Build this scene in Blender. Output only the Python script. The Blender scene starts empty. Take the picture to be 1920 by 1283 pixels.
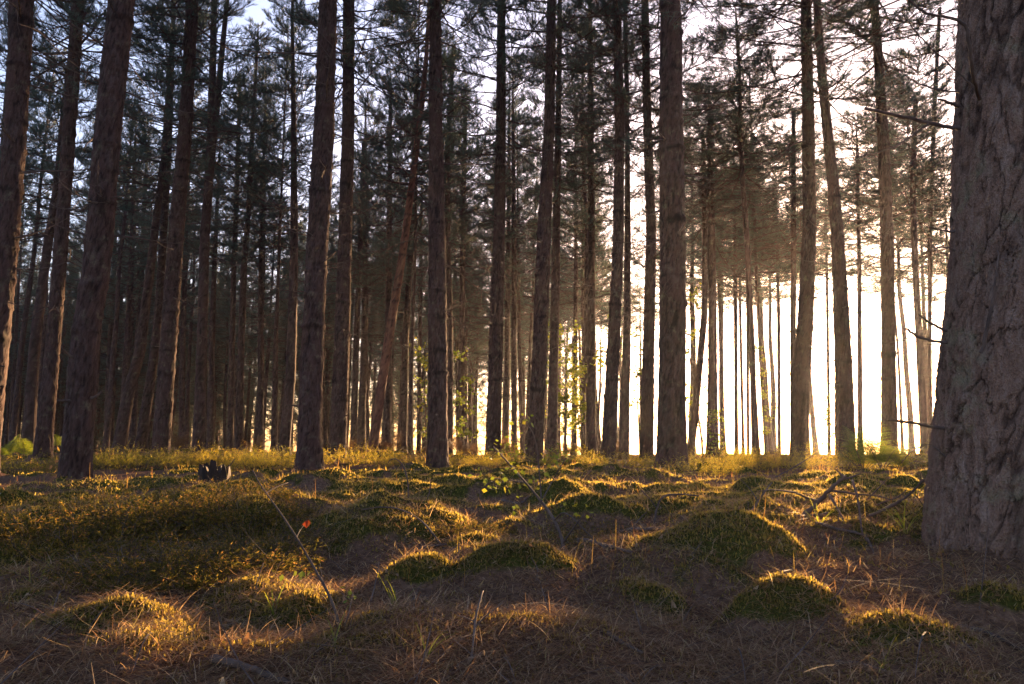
import bpy, math, random
import numpy as np
from mathutils import Vector
scene = bpy.context.scene
COL = scene.collection
rng = np.random.default_rng(7)
random.seed(7)

# ------------------------------------------------------------------ camera
F = 1493.0                    # focal length in photo pixels (photo 1920 x 1283)
CX, CY = 960.0, 641.5
HORIZ = 843.0
CAMZ = 0.45
PITCH = math.atan((HORIZ - CY) / F)
cam_d = bpy.data.cameras.new('camera'); cam = bpy.data.objects.new('camera', cam_d); COL.objects.link(cam)
cam_d.sensor_width = 36.0; cam_d.lens = 36.0 * F / 1920.0
cam_d.clip_start = 0.05; cam_d.clip_end = 3000
cam.location = (0, 0, CAMZ); cam.rotation_euler = (math.pi / 2 + PITCH, 0, 0)
scene.camera = cam

def ray(px, py):
    a = (px - CX) / F; b = -(py - CY) / F
    return np.array([a, math.cos(PITCH) - b * math.sin(PITCH), math.sin(PITCH) + b * math.cos(PITCH)])
def at(px, py, Y):
    d = ray(px, py); t = Y / d[1]
    return np.array([d[0] * t, Y, CAMZ + d[2] * t])
def on_plane(px, py, z=0.0):
    d = ray(px, py); t = (z - CAMZ) / d[2]
    return np.array([d[0] * t, d[1] * t, z])

# ------------------------------------------------------------------ light
sd = ray(1541, 640); sd = sd / np.linalg.norm(sd)
SUN_EL = math.asin(sd[2]); SUN_AZ = math.atan2(sd[0], sd[1])
w = bpy.data.worlds.new('World'); scene.world = w; w.use_nodes = True
wn = w.node_tree.nodes; wl = w.node_tree.links
sky = wn.new('ShaderNodeTexSky'); sky.sky_type = 'NISHITA'; sky.sun_disc = False
sky.sun_elevation = SUN_EL; sky.sun_rotation = SUN_AZ
sky.air_density = 1.0; sky.dust_density = 1.5; sky.ozone_density = 1.5
bg = wn['Background']; bg.inputs['Strength'].default_value = 0.066
wbm = wn.new('ShaderNodeMix'); wbm.data_type = 'RGBA'; wbm.blend_type = 'MULTIPLY'; wbm.inputs[0].default_value = 1.0
wbm.inputs[7].default_value = (1.10, 0.93, 1.05, 1)
wl.new(sky.outputs[0], wbm.inputs[6]); wl.new(wbm.outputs[2], bg.inputs[0])
sl = bpy.data.lights.new('sun', 'SUN'); sl.energy = 5.0; sl.angle = math.radians(0.53); sl.color = (1.0, 0.60, 0.29)
so = bpy.data.objects.new('sun', sl); COL.objects.link(so)
so.rotation_euler = Vector(-sd).to_track_quat('-Z', 'Y').to_euler(); so.location = (20, 50, 12)
vs = scene.view_settings
vs.view_transform = 'Standard'; vs.look = 'None'; vs.exposure = 3.12; vs.gamma = 1.0
scene.cycles.max_bounces = 6; scene.cycles.diffuse_bounces = 3; scene.cycles.glossy_bounces = 2
scene.cycles.transmission_bounces = 4; scene.cycles.transparent_max_bounces = 6; scene.cycles.volume_bounces = 1
scene.cycles.use_denoising = True

# ------------------------------------------------------------------ numpy noise
def _h(ix, iy, s):
    n = (ix.astype(np.int64) * 374761393 + iy.astype(np.int64) * 668265263 + s * 974711) & 0xffffffff
    n = ((n ^ (n >> 13)) * 1274126177) & 0xffffffff
    n = ((n ^ (n >> 16)) * 2246822519) & 0xffffffff
    return ((n ^ (n >> 15)) & 0xffffff) / float(0xffffff)
def vnoise(x, y, s=0, perx=0):
    ix = np.floor(x); iy = np.floor(y); fx = x - ix; fy = y - iy
    fx = fx * fx * (3 - 2 * fx); fy = fy * fy * (3 - 2 * fy)
    a, b = ix, ix + 1
    if perx: a = np.mod(a, perx); b = np.mod(b, perx)
    return ((_h(a, iy, s) * (1 - fx) + _h(b, iy, s) * fx) * (1 - fy) + (_h(a, iy + 1, s) * (1 - fx) + _h(b, iy + 1, s) * fx) * fy) * 2 - 1
def fbm(x, y, s=0, o=4, perx=0):
    v = 0; a = 0.5
    for k in range(o):
        v = v + a * vnoise(x * 2 ** k, y * 2 ** k, s + 17 * k, perx * 2 ** k); a *= 0.5
    return v
def worley(u, v, nu, s):                     # F2 - F1, periodic in u
    iu = np.floor(u); iv = np.floor(v); f1 = np.full(u.shape, 9.0); f2 = f1.copy()
    for du in (-1, 0, 1):
        for dv in (-1, 0, 1):
            cu = iu + du; cv = iv + dv; m = np.mod(cu, nu)
            d = np.hypot(cu + _h(m, cv, s) - u, cv + _h(m, cv, s + 5) - v)
            f2 = np.minimum(f2, np.maximum(f1, d)); f1 = np.minimum(f1, d)
    return f2 - f1
def sstep(a, b, x):
    t = np.clip((x - a) / (b - a), 0, 1); return t * t * (3 - 2 * t)

# ------------------------------------------------------------------ mesh helpers
def mesh_np(name, co, faces, mats, fm=None, smooth=True, attrs=None):
    """co (N,3); faces: list of arrays (M,3)/(M,4)"""
    me = bpy.data.meshes.new(name)
    if not isinstance(faces, list): faces = [faces]
    faces = [np.asarray(f, np.int64) for f in faces if len(f)]
    ns = np.concatenate([np.full(len(f), f.shape[1]) for f in faces])
    idx = np.concatenate([f.ravel() for f in faces])
    me.vertices.add(len(co)); me.vertices.foreach_set('co', np.asarray(co, np.float32).ravel())
    me.loops.add(len(idx)); me.loops.foreach_set('vertex_index', idx.astype(np.int32))
    me.polygons.add(len(ns)); st = np.concatenate([[0], np.cumsum(ns)[:-1]])
    me.polygons.foreach_set('loop_start', st.astype(np.int32))
    me.polygons.foreach_set('loop_total', ns.astype(np.int32))
    for m in (mats if isinstance(mats, list) else [mats]): me.materials.append(m)
    if fm is not None: me.polygons.foreach_set('material_index', np.asarray(fm, np.int32))
    me.polygons.foreach_set('use_smooth', np.full(len(ns), smooth))
    for k, a in (attrs or {}).items():
        at_ = me.attributes.new(k, 'FLOAT', 'POINT'); at_.data.foreach_set('value', np.asarray(a, np.float32))
    me.update(calc_edges=True); me.validate()
    return me
def link(name, me, parent=None, loc=None):
    o = bpy.data.objects.new(name, me); COL.objects.link(o)
    if parent is not None: o.parent = parent
    if loc is not None: o.location = loc
    return o
def tag(o, label=None, cat=None, group=None, kind=None):
    if label: o['label'] = label
    if cat: o['category'] = cat
    if group: o['group'] = group
    if kind: o['kind'] = kind
    return o
def thing(name, loc, label, cat, group=None):
    o = bpy.data.objects.new(name, None); COL.objects.link(o); o.location = loc; o.empty_display_size = 0.2
    return tag(o, label, cat, group)

class Tubes:
    """collects tapered tubes / leaf triangles into one mesh"""
    def __init__(s): s.co = []; s.f = []; s.f3 = []; s.n = 0; s.m4 = []; s.m3 = []; s.at = []
    def tube(s, pts, rad, k=5, mat=0, rnd=0.5):
        pts = np.asarray(pts, float); n = len(pts); rad = np.broadcast_to(rad, (n,)) if np.ndim(rad) else np.full(n, rad)
        t = np.gradient(pts, axis=0); t /= np.linalg.norm(t, axis=1)[:, None] + 1e-9
        ref = np.array([0.31, 0.2, 0.93]) if abs(t[0][2]) < 0.8 else np.array([0.9, 0.3, 0.1])
        a = np.cross(t, ref); a /= np.linalg.norm(a, axis=1)[:, None] + 1e-9; b = np.cross(t, a)
        th = np.arange(k) * 2 * math.pi / k
        ring = pts[:, None, :] + rad[:, None, None] * (np.cos(th)[None, :, None] * a[:, None, :] + np.sin(th)[None, :, None] * b[:, None, :])
        s.co.append(ring.reshape(-1, 3)); s.at.append(np.full(n * k, rnd))
        i = np.arange(n - 1)[:, None] * k; j = np.arange(k)[None, :]; j2 = (j + 1) % k
        q = np.stack([i + j, i + j2, i + k + j2, i + k + j], -1).reshape(-1, 4) + s.n
        s.f.append(q); s.m4.append(np.full(len(q), mat)); s.n += n * k
        # end cap
        c = s.n; s.co.append(pts[-1:] + t[-1:] * rad[-1] * 0.6); s.at.append(np.array([rnd])); s.n += 1
        base = c - k
        tri = np.stack([base + np.arange(k), base + (np.arange(k) + 1) % k, np.full(k, c)], -1)
        s.f3.append(tri); s.m3.append(np.full(k, mat))
    def tris(s, P, mat=1, rnd=None):
        """P (M,3,3)"""
        M = len(P)
        if not M: return
        s.co.append(P.reshape(-1, 3)); s.f3.append(np.arange(M * 3).reshape(-1, 3) + s.n); s.m3.append(np.full(M, mat))
        s.at.append(np.repeat(rng.random(M) if rnd is None else rnd, 3)); s.n += M * 3
    def quads(s, P, mat=1, rnd=None):
        M = len(P)
        if not M: return
        s.co.append(P.reshape(-1, 3)); s.f.append(np.arange(M * 4).reshape(-1, 4) + s.n); s.m4.append(np.full(M, mat))
        s.at.append(np.repeat(rng.random(M) if rnd is None else rnd, 4)); s.n += M * 4
    def mesh(s, name, mats, smooth=True, plate=None):
        fs = []; fm = []
        if s.f: fs.append(np.concatenate(s.f)); fm.append(np.concatenate(s.m4))
        if s.f3: fs.append(np.concatenate(s.f3)); fm.append(np.concatenate(s.m3))
        return mesh_np(name, np.concatenate(s.co), fs, mats, np.concatenate(fm), smooth, {'rnd': np.concatenate(s.at), 'plate': plate if plate is not None else np.full(len(np.concatenate(s.at)), 0.6)})

def unit(v): return v / (np.linalg.norm(v, axis=-1, keepdims=True) + 1e-9)
def rand_unit(n): return unit(rng.normal(size=(n, 3)))
def needles(P, D, ln, wd, spread=0.9):
    """thin triangles at points P, roughly along D"""
    n = len(P); d = unit(D + spread * rand_unit(n)); L = ln * (0.7 + 0.6 * rng.random(n))[:, None]
    sdir = unit(np.cross(d, rand_unit(n))) * (wd * 0.5)
    return np.stack([P - sdir, P + sdir, P + d * L], 1)

# ------------------------------------------------------------------ materials
def new_mat(name):
    m = bpy.data.materials.new(name); m.use_nodes = True
    nt = m.node_tree; p = nt.nodes['Principled BSDF']; p.inputs['Roughness'].default_value = 0.9
    p.inputs['Specular IOR Level'].default_value = 0.2
    return m, nt, p
def ramp(nt, stops, fac):
    r = nt.nodes.new('ShaderNodeValToRGB'); e = r.color_ramp.elements
    while len(e) < len(stops): e.new(0.5)
    for i, (p, c) in enumerate(stops): e[i].position = p; e[i].color = (*c, 1)
    nt.links.new(fac, r.inputs[0]); return r.outputs[0]
def noise(nt, scale, detail=4, vec=None, rough=0.55):
    n = nt.nodes.new('ShaderNodeTexNoise'); n.inputs['Scale'].default_value = scale; n.inputs['Detail'].default_value = detail
    n.inputs['Roughness'].default_value = rough
    if vec is not None: nt.links.new(vec, n.inputs['Vector'])
    return n.outputs['Fac']
def coords(nt, scale=(1, 1, 1)):
    t = nt.nodes.new('ShaderNodeTexCoord'); m = nt.nodes.new('ShaderNodeMapping'); m.inputs['Scale'].default_value = scale
    nt.links.new(t.outputs['Object'], m.inputs[0]); return m.outputs[0]
def mix(nt, fac, a, b, mode='MIX'):
    m = nt.nodes.new('ShaderNodeMix'); m.data_type = 'RGBA'; m.blend_type = mode
    for sock, v in ((m.inputs[0], fac), (m.inputs[6], a), (m.inputs[7], b)):
        if hasattr(v, 'links'): nt.links.new(v, sock)
        elif isinstance(v, tuple): sock.default_value = (*v, 1)
        else: sock.default_value = v
    return m.outputs[2]
def bump(nt, p, h, strength=0.6, dist=0.02):
    b = nt.nodes.new('ShaderNodeBump'); b.inputs['Strength'].default_value = strength; b.inputs['Distance'].default_value = dist
    nt.links.new(h, b.inputs['Height']); nt.links.new(b.outputs[0], p.inputs['Normal'])

def bark_mat(name, grey, red, dark, s=1.0, lichen=0.0):
    m, nt, p = new_mat(name)
    v = coords(nt, (1, 1, 0.28)); n1 = noise(nt, 22 * s, 6, v, 0.65); n2 = noise(nt, 3.2, 3, v)
    n3 = noise(nt, 120 * s, 3, coords(nt, (1, 1, 0.6)))
    c = ramp(nt, [(0.30, dark), (0.47, red), (0.62, grey), (0.8, tuple(min(1, x * 1.3) for x in grey))], n1)
    c = mix(nt, ramp(nt, [(0.42, (0, 0, 0)), (0.62, (1, 1, 1))], n2), c, red, 'MIX')
    if lichen:
        c = mix(nt, ramp(nt, [(0.54, (0, 0, 0)), (0.68, (lichen,) * 3)], noise(nt, 6.5, 7, coords(nt), 0.7)), c, (0.16, 0.17, 0.11))
    c2 = mix(nt, 0.4, c, ramp(nt, [(0.3, (0.4, 0.4, 0.4)), (0.7, (1.3, 1.3, 1.3))], n3), 'MULTIPLY')
    pa = nt.nodes.new('ShaderNodeAttribute'); pa.attribute_name = 'plate'
    c2 = mix(nt, 1.0, c2, ramp(nt, [(0.0, (0.14, 0.12, 0.12)), (0.25, (0.45, 0.42, 0.42)), (0.5, (0.8, 0.78, 0.78)), (0.9, (1.2, 1.17, 1.16))], pa.outputs['Fac']), 'MULTIPLY')  # naturally dark fissures, deepened in colour to stand in for weak crevice shading
    nt.links.new(c2, p.inputs['Base Color'])
    add = nt.nodes.new('ShaderNodeMath'); add.operation = 'ADD'; nt.links.new(n1, add.inputs[0]); nt.links.new(n3, add.inputs[1])
    bump(nt, p, add.outputs[0], 1.0, 0.02)
    return m
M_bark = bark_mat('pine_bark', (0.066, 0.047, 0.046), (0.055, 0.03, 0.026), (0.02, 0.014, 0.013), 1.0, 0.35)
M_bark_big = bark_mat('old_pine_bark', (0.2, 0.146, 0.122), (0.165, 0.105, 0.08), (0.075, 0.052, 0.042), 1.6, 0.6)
M_bark_red = bark_mat('red_pine_bark', (0.13, 0.065, 0.05), (0.14, 0.06, 0.042), (0.04, 0.024, 0.02))
m, nt, p = new_mat('dead_wood'); M_dead = m
nt.links.new(ramp(nt, [(0.3, (0.035, 0.025, 0.022)), (0.7, (0.1, 0.072, 0.062))], noise(nt, 14, 4, coords(nt))), p.inputs['Base Color'])

def leaf_mat(name, stops, trans=0.4, tcol=1.6, gloss=0.25, objvar=True):
    m = bpy.data.materials.new(name); m.use_nodes = True; nt = m.node_tree; nd = nt.nodes
    p = nd['Principled BSDF']; p.inputs['Roughness'].default_value = 0.6; p.inputs['Specular IOR Level'].default_value = gloss
    a = nd.new('ShaderNodeAttribute'); a.attribute_name = 'rnd'
    c = ramp(nt, stops, a.outputs['Fac'])
    if objvar:
        oi = nd.new('ShaderNodeObjectInfo')
        c = mix(nt, 0.55, c, ramp(nt, [(0, (0.6, 0.68, 0.7)), (1, (1.35, 1.2, 1.0))], oi.outputs['Random']), 'MULTIPLY')
    nt.links.new(c, p.inputs['Base Color'])
    t = nd.new('ShaderNodeBsdfTranslucent')
    nt.links.new(mix(nt, 1.0, c, (tcol, tcol * 0.95, tcol * 0.6), 'MULTIPLY'), t.inputs['Color'])
    ms = nd.new('ShaderNodeMixShader'); ms.inputs[0].default_value = trans
    nt.links.new(p.outputs[0], ms.inputs[1]); nt.links.new(t.outputs[0], ms.inputs[2])
    nt.links.new(ms.outputs[0], nd['Material Output'].inputs[0])
    return m
M_needle = leaf_mat('pine_needles', [(0, (0.03, 0.056, 0.05)), (0.6, (0.046, 0.08, 0.068)), (1, (0.072, 0.1, 0.074))], 0.15, 1.2)
M_litter = leaf_mat('needle_litter', [(0, (0.08, 0.042, 0.028)), (0.3, (0.165, 0.092, 0.055)), (0.62, (0.26, 0.17, 0.11)), (0.9, (0.37, 0.29, 0.21)), (1, (0.2, 0.17, 0.07))], 0.5, 2.0, 0.0, False)
M_moss = leaf_mat('moss', [(0, (0.062, 0.053, 0.02)), (0.5, (0.13, 0.107, 0.034)), (1, (0.22, 0.165, 0.045))], 0.58, 2.6, 0.0, False)
M_grass = leaf_mat('heath_grass', [(0, (0.07, 0.07, 0.014)), (0.35, (0.16, 0.125, 0.03)), (0.7, (0.27, 0.17, 0.06)), (1, (0.24, 0.1, 0.04))], 0.55, 1.9, 0.0, False)
M_green_grass = leaf_mat('green_grass', [(0, (0.08, 0.11, 0.015)), (1, (0.2, 0.2, 0.03))], 0.5, 1.7, 0.3, False)
M_heather = leaf_mat('heather_leaf', [(0, (0.03, 0.03, 0.009)), (0.5, (0.065, 0.058, 0.015)), (0.8, (0.14, 0.1, 0.03)), (1, (0.2, 0.1, 0.05))], 0.5, 2.1, 0.0)
M_gold_heath = leaf_mat('golden_heath_leaf', [(0, (0.09, 0.095, 0.016)), (0.5, (0.18, 0.165, 0.03)), (1, (0.28, 0.2, 0.05))], 0.55, 2.2, 0.0)
M_birch = leaf_mat('birch_leaf', [(0, (0.08, 0.12, 0.018)), (0.6, (0.14, 0.17, 0.022)), (1, (0.22, 0.2, 0.025))], 0.45, 1.15, 0.2)
M_fern = leaf_mat('bracken_leaf', [(0, (0.05, 0.085, 0.012)), (0.7, (0.1, 0.135, 0.02)), (1, (0.16, 0.16, 0.03))], 0.45, 1.6, 0.3)
M_redleaf = leaf_mat('red_leaf', [(0, (0.2, 0.035, 0.014)), (1, (0.22, 0.05, 0.016))], 0.4, 1.2, 0.3, False)
M_brownfern = leaf_mat('dead_bracken', [(0, (0.05, 0.03, 0.02)), (1, (0.11, 0.065, 0.04))], 0.25, 1.6, 0.2)

# ------------------------------------------------------------------ the trees of the photograph
# name: (depth, [(px, py, width px) from base upwards], options)
NT = {
 'T1':  (11.0, [(-32, 905, 54), (12, 480, 46), (30, 240, 48), (40, 0, 52)], 'orange-rimmed pine at the left edge'),
 'T2':  (15.0, [(78, 880, 38), (96, 680, 31), (113, 480, 29), (130, 240, 28), (147, 0, 27)], 'slim pine left of the thick plated pine'),
 'T3':  (9.2, [(138, 924, 66), (150, 760, 60), (160, 640, 58), (183, 480, 58), (203, 240, 56), (228, 0, 55)], 'thick plated pine at far left'),
 'T4':  (16.4, [(299, 874, 37), (312, 700, 34), (327, 480, 32), (348, 240, 28), (361, 0, 26)], 'ringed pine right of the gold heath'),
 'T5':  (21.0, [(371, 856, 24), (379, 640, 22), (384, 440, 20), (394, 310, 18), (402, 0, 12)], 'forked pine with twin stems'),
 'T6':  (24.0, [(222, 850, 28), (240, 739, 24), (262, 664, 22), (285, 477, 17), (307, 300, 13), (318, 150, 11)], 'pine leaning right behind the gold heath'),
 'T7':  (25.0, [(262, 850, 25), (284, 702, 19), (297, 590, 17), (306, 440, 16), (316, 300, 13), (326, 0, 9)], 'upright twin beside the leaning pine'),
 'T8':  (34.0, [(226, 848, 13), (239, 627, 12), (246, 496, 11), (252, 300, 8)], 'narrow pine between plated and ringed pines'),
 'T9':  (30.0, [(431, 848, 13), (438, 515, 11), (446, 300, 9), (452, 60, 6)], 'left of two slender pinkish pines'),
 'T10': (28.0, [(447, 850, 15), (456, 515, 13), (465, 411, 11), (476, 200, 8), (482, 90, 6)], 'right of two slender pinkish pines'),
 'T11': (22.0, [(532, 852, 23), (545, 700, 20), (552, 450, 16), (550, 180, 10), (548, 40, 7)], 'medium pine left of the dark central-left pine'),
 'T12': (12.9, [(579, 897, 53), (584, 700, 44), (594, 480, 43), (608, 240, 42), (615, 0, 37)], 'dark stout pine left of centre'),
 'T13': (18.0, [(632, 870, 34), (641, 640, 30), (646, 480, 28), (653, 240, 25), (654, 0, 23)], 'pine hugging the dark stout pine'),
 'T14': (22.5, [(697, 852, 20), (724, 664, 18), (752, 496, 16), (764, 411, 15), (790, 206, 12), (800, 100, 9)], 'strongly leaning reddish pine'),
 'T15': (14.4, [(820, 887, 42), (821, 700, 38), (820, 480, 35), (817, 240, 28), (816, 0, 24)], 'straight pine right of the leaning reddish one'),
 'T16': (26.0, [(842, 856, 14), (844, 664, 12), (838, 318, 10), (845, 180, 9), (857, 0, 8)], 'thin pine touching the straight pine'),
 'T17': (29.0, [(864, 854, 14), (866, 664, 12), (868, 440, 11), (871, 300, 9), (875, 60, 6)], 'thin pine in the gap left of centre'),
 'T18': (18.5, [(924, 864, 31), (930, 664, 26), (935, 480, 23), (939, 240, 20), (940, 0, 17)], 'clean pine just left of centre'),
 'T22': (17.0, [(1001, 887, 34), (1012, 664, 30), (1020, 440, 27), (1030, 240, 22), (1034, 0, 18)], 'pine behind the birch seedling'),
 'T23': (22.0, [(1034, 861, 21), (1040, 600, 18), (1043, 440, 16), (1048, 150, 11), (1050, 0, 9)], 'pine close behind the birch seedling pine'),
 'T24': (24.0, [(1108, 861, 19), (1109, 640, 16), (1109, 440, 14), (1107, 150, 11), (1106, 0, 9)], 'narrow pine beside the yellow birch'),
 'T25': (17.5, [(1139, 878, 30), (1150, 664, 25), (1160, 440, 22), (1162, 240, 20), (1157, 0, 16)], 'pine leaning right near centre'),
 'T26': (22.0, [(1169, 872, 20), (1175, 640, 16), (1177, 440, 13), (1176, 240, 10), (1173, 0, 8)], 'thinner twin right of the leaning centre pine'),
 'T27': (18.5, [(1212, 876, 27), (1216, 664, 23), (1221, 440, 20), (1213, 200, 17), (1209, 0, 15)], 'pine just left of the massive centre-right pine'),
 'T28': (11.3, [(1259, 898, 62), (1260, 700, 53), (1262, 480, 51), (1258, 240, 50), (1258, 0, 42)], 'massive centre-right pine'),
 'T29': (24.0, [(1292, 860, 17), (1302, 790, 15), (1310, 702, 14), (1321, 590, 13), (1322, 440, 11), (1318, 250, 8)], 'bent pine right of the massive pine'),
 'T30': (23.0, [(1336, 864, 27), (1336, 740, 20), (1336, 600, 18), (1334, 440, 15), (1331, 220, 10)], 'flared pine before the bright clearing'),
 'T31': (20.0, [(1418, 868, 17), (1413, 740, 13), (1409, 627, 12), (1400, 440, 11), (1392, 337, 10), (1387, 150, 8), (1381, 50, 6)], 'dark narrow pine before the bright clearing'),
 'T32': (32.0, [(1438, 860, 9), (1426, 664, 8), (1418, 515, 7), (1412, 330, 6)], 'leaf-dotted pine right of the dark narrow pine'),
 'T33': (36.0, [(1357, 857, 8), (1350, 620, 7), (1346, 400, 6)], 'first thin pine right of the flared pine'),
 'T34': (34.0, [(1381, 858, 8), (1379, 552, 8), (1377, 350, 6)], 'second thin pine right of the flared pine'),
 'T35': (38.0, [(1394, 858, 6), (1388, 600, 6), (1385, 380, 5)], 'third thin pine right of the flared pine'),
 'T36': (37.0, [(1403, 858, 6), (1401, 500, 6), (1399, 380, 5)], 'fourth thin pine right of the flared pine'),
 'T37': (35.0, [(1461, 858, 8), (1460, 600, 7), (1456, 400, 6)], 'lone thin pine left of the sun'),
 'T38': (16.0, [(1500, 872, 40), (1500, 800, 36), (1504, 700, 34), (1510, 600, 33), (1518, 440, 29), (1516, 250, 26), (1512, 80, 23), (1511, 0, 22)], 'pine edged by the sun'),
 'T39': (27.0, [(1487, 858, 12), (1487, 640, 12), (1488, 440, 11), (1488, 200, 9)], 'thin pine behind the sun-edged pine'),
 'T40': (15.0, [(1586, 873, 42), (1583, 740, 37), (1580, 640, 34), (1574, 515, 29), (1570, 440, 26), (1561, 337, 24), (1542, 150, 19), (1531, 0, 16)], 'curving pine right of the sun'),
 'T41': (36.0, [(1555, 858, 7), (1553, 700, 6), (1551, 560, 6), (1548, 400, 5)], 'ivy-clad thin pine between the sun pines'),
 'T42': (27.0, [(1613, 857, 11), (1612, 640, 10), (1611, 500, 9), (1608, 300, 7)], 'thin pine behind the fern'),
 'T44': (17.0, [(1667, 862, 34), (1666, 664, 29), (1663, 440, 27), (1658, 300, 24), (1647, 112, 20), (1639, 0, 17)], 'pine behind the fern clump'),
 'T45': (33.0, [(1693, 857, 7), (1688, 740, 6), (1684, 660, 5), (1676, 560, 4)], 'skinny leaning pole pine right of the fern'),
 'T46': (24.0, [(1734, 861, 17), (1725, 664, 15), (1716, 496, 14), (1711, 350, 12), (1718, 150, 10), (1716, 0, 9)], 'pine beside the great foreground trunk'),
 'T47': (27.0, [(1745, 860, 9), (1743, 640, 9), (1744, 440, 9), (1752, 200, 9), (1763, 0, 8)], 'pine half hidden by the great trunk'),
 # medium trunks behind
 'U1':  (33.0, [(662, 850, 14), (668, 640, 12), (676, 440, 10), (684, 200, 7)], 'first back-row pine between stout and leaning pines'),
 'U2':  (40.0, [(680, 850, 11), (684, 640, 10), (688, 440, 8)], 'second back-row pine between stout and leaning pines'),
 'U3':  (30.0, [(724, 850, 16), (728, 640, 14), (730, 440, 12), (732, 200, 8)], 'vertical pine crossing behind the leaning reddish pine'),
 'U4':  (32.0, [(756, 850, 14), (760, 640, 13), (772, 440, 11), (778, 200, 8)], 'grey pine right of the leaning reddish pine'),
 'U5':  (24.0, [(769, 856, 7), (773, 640, 7), (779, 440, 6), (782, 250, 5)], 'very thin dark pole pine'),
 'U6':  (38.0, [(785, 852, 9), (787, 640, 8), (790, 400, 7)], 'back-row pine left of the straight pine'),
 'U7':  (33.0, [(949, 853, 10), (951, 640, 10), (953, 440, 9), (955, 240, 6)], 'first thin pine right of the clean pine'),
 'U8':  (30.0, [(964, 853, 12), (964, 640, 11), (964, 440, 10), (962, 240, 7)], 'second thin pine right of the clean pine'),
 'U9':  (36.0, [(980, 853, 9), (976, 740, 8), (973, 600, 7), (971, 440, 6)], 'third thin pine right of the clean pine'),
 'U10': (33.0, [(1075, 855, 11), (1078, 700, 10), (1080, 500, 8)], 'thin pine wrapped by yellow birch leaves'),
 'U11': (36.0, [(1094, 856, 9), (1094, 640, 8), (1093, 440, 7)], 'thin pine left of the yellow birch pine'),
 'U12': (31.0, [(394, 850, 15), (397, 640, 13), (402, 500, 10)], 'back-row pine beside the forked pine'),
 'U13': (35.0, [(340, 848, 12), (343, 640, 11), (349, 440, 9)], 'back-row pine right of the ringed pine'),
 'U14': (30.0, [(490, 851, 11), (488, 640, 11), (490, 440, 9)], 'first back-row pine right of the slender pair'),
 'U15': (27.0, [(514, 851, 14), (517, 640, 9), (520, 560, 7)], 'second back-row pine right of the slender pair'),
}
BIG = (2.75, [(1935, 1052, 440), (1931, 960, 416), (1929, 850, 402), (1927, 700, 388), (1933, 560, 368), (1933, 400, 346), (1927, 200, 320), (1927, 0, 300), (1925, -200, 280), (1923, -400, 262)])

# ------------------------------------------------------------------ ground height
anch = np.array([at(v[1][0][0], v[1][0][1] - 3, v[0]) for k, v in NT.items() if v[0] < 26] + [at(1948, 1040, 2.75)])
def base_h(x, y):
    d = np.hypot(x, y)
    prof = 0.11 * sstep(5, 17, d)
    num = prof * 0.02; den = np.full(np.shape(x), 0.02)
    for a in anch:
        da = math.hypot(a[0], a[1]); q = (x - a[0]) ** 2 + (y - a[1]) ** 2
        ww = 1.0 / (1 + q / (0.15 * da) ** 2) ** 2
        num = num + ww * a[2]; den = den + ww
    z = num / den
    z = z * (1 - np.exp(-(d / 2.6) ** 4))            # level at the camera
    z = z - 0.022 * np.maximum(0, d - 42) ** 1.0 * sstep(36, 60, d)
    return np.maximum(z, -14)
# hummocks: px centre, py top, py foot, width px, power
HUM = [(1465, 1066, 1180, 260), (1365, 974, 1078, 330), (780, 1040, 1120, 200), (965, 1042, 1118, 250), (915, 990, 1042, 190),
       (630, 935, 962, 110), (768, 893, 912, 90), (690, 884, 900, 70), (577, 967, 1003, 80), (1690, 1158, 1235, 280), (1865, 1094, 1168, 200),
       (1230, 1092, 1145, 170), (1410, 906, 935, 170), (1620, 897, 925, 90), (1690, 893, 920, 80), (560, 1136, 1190, 150),
       (100, 1120, 1180, 420), (330, 1048, 1078, 340), (60, 1012, 1060, 240), (300, 905, 930, 200), (880, 905, 925, 110), (1130, 915, 940, 130),
       (1050, 893, 909, 110), (1180, 1050, 1085, 150), (210, 1140, 1230, 330), (700, 955, 985, 130), (830, 940, 962, 140), (490, 905, 930, 140),
       (1060, 960, 985, 120), (1260, 905, 925, 110), (1520, 925, 950, 120), (720, 1000, 1030, 130), (1000, 1180, 1240, 300), (520, 1230, 1283, 260)]
hums = []
for (px, pt, pb, wd) in HUM:
    g = on_plane(px, pb); g[2] = float(base_h(np.array(g[0]), np.array(g[1])))
    for _ in range(6):
        g2 = on_plane(px, pb, g[2]); g2[2] = float(base_h(np.array(g2[0]), np.array(g2[1]))); g = g2
    rx = 0.5 * wd * g[1] / F; ry = rx * 0.8 if g[1] < 4 else rx * 1.1
    yc = g[1] + ry * 0.75; top = at(px, pt, yc)
    zb = float(base_h(np.array(top[0]), np.array(yc)))
    hh = float(np.clip(top[2] - zb, 0.01, 0.3))
    hums.append((top[0], yc, rx * 1.15, ry * 1.15, hh))
tufts_extra = []
for _ in range(260):                                  # lesser tussocks between
    d = 3.4 * (24 / 3.4) ** random.random(); a = random.uniform(-0.7, 0.7)
    hums.append((d * math.sin(a), d * math.cos(a), random.uniform(0.2, 0.5) * (1 + d * 0.02), random.uniform(0.2, 0.5) * (1 + d * 0.02), random.uniform(0.05, 0.15)))
for _ in range(60):
    d = 1.7 * (4.2 / 1.7) ** random.random(); a = random.uniform(-0.66, 0.66)
    hums.append((d * math.sin(a), d * math.cos(a), random.uniform(0.12, 0.3), random.uniform(0.12, 0.3), random.uniform(0.02, 0.055)))
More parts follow.
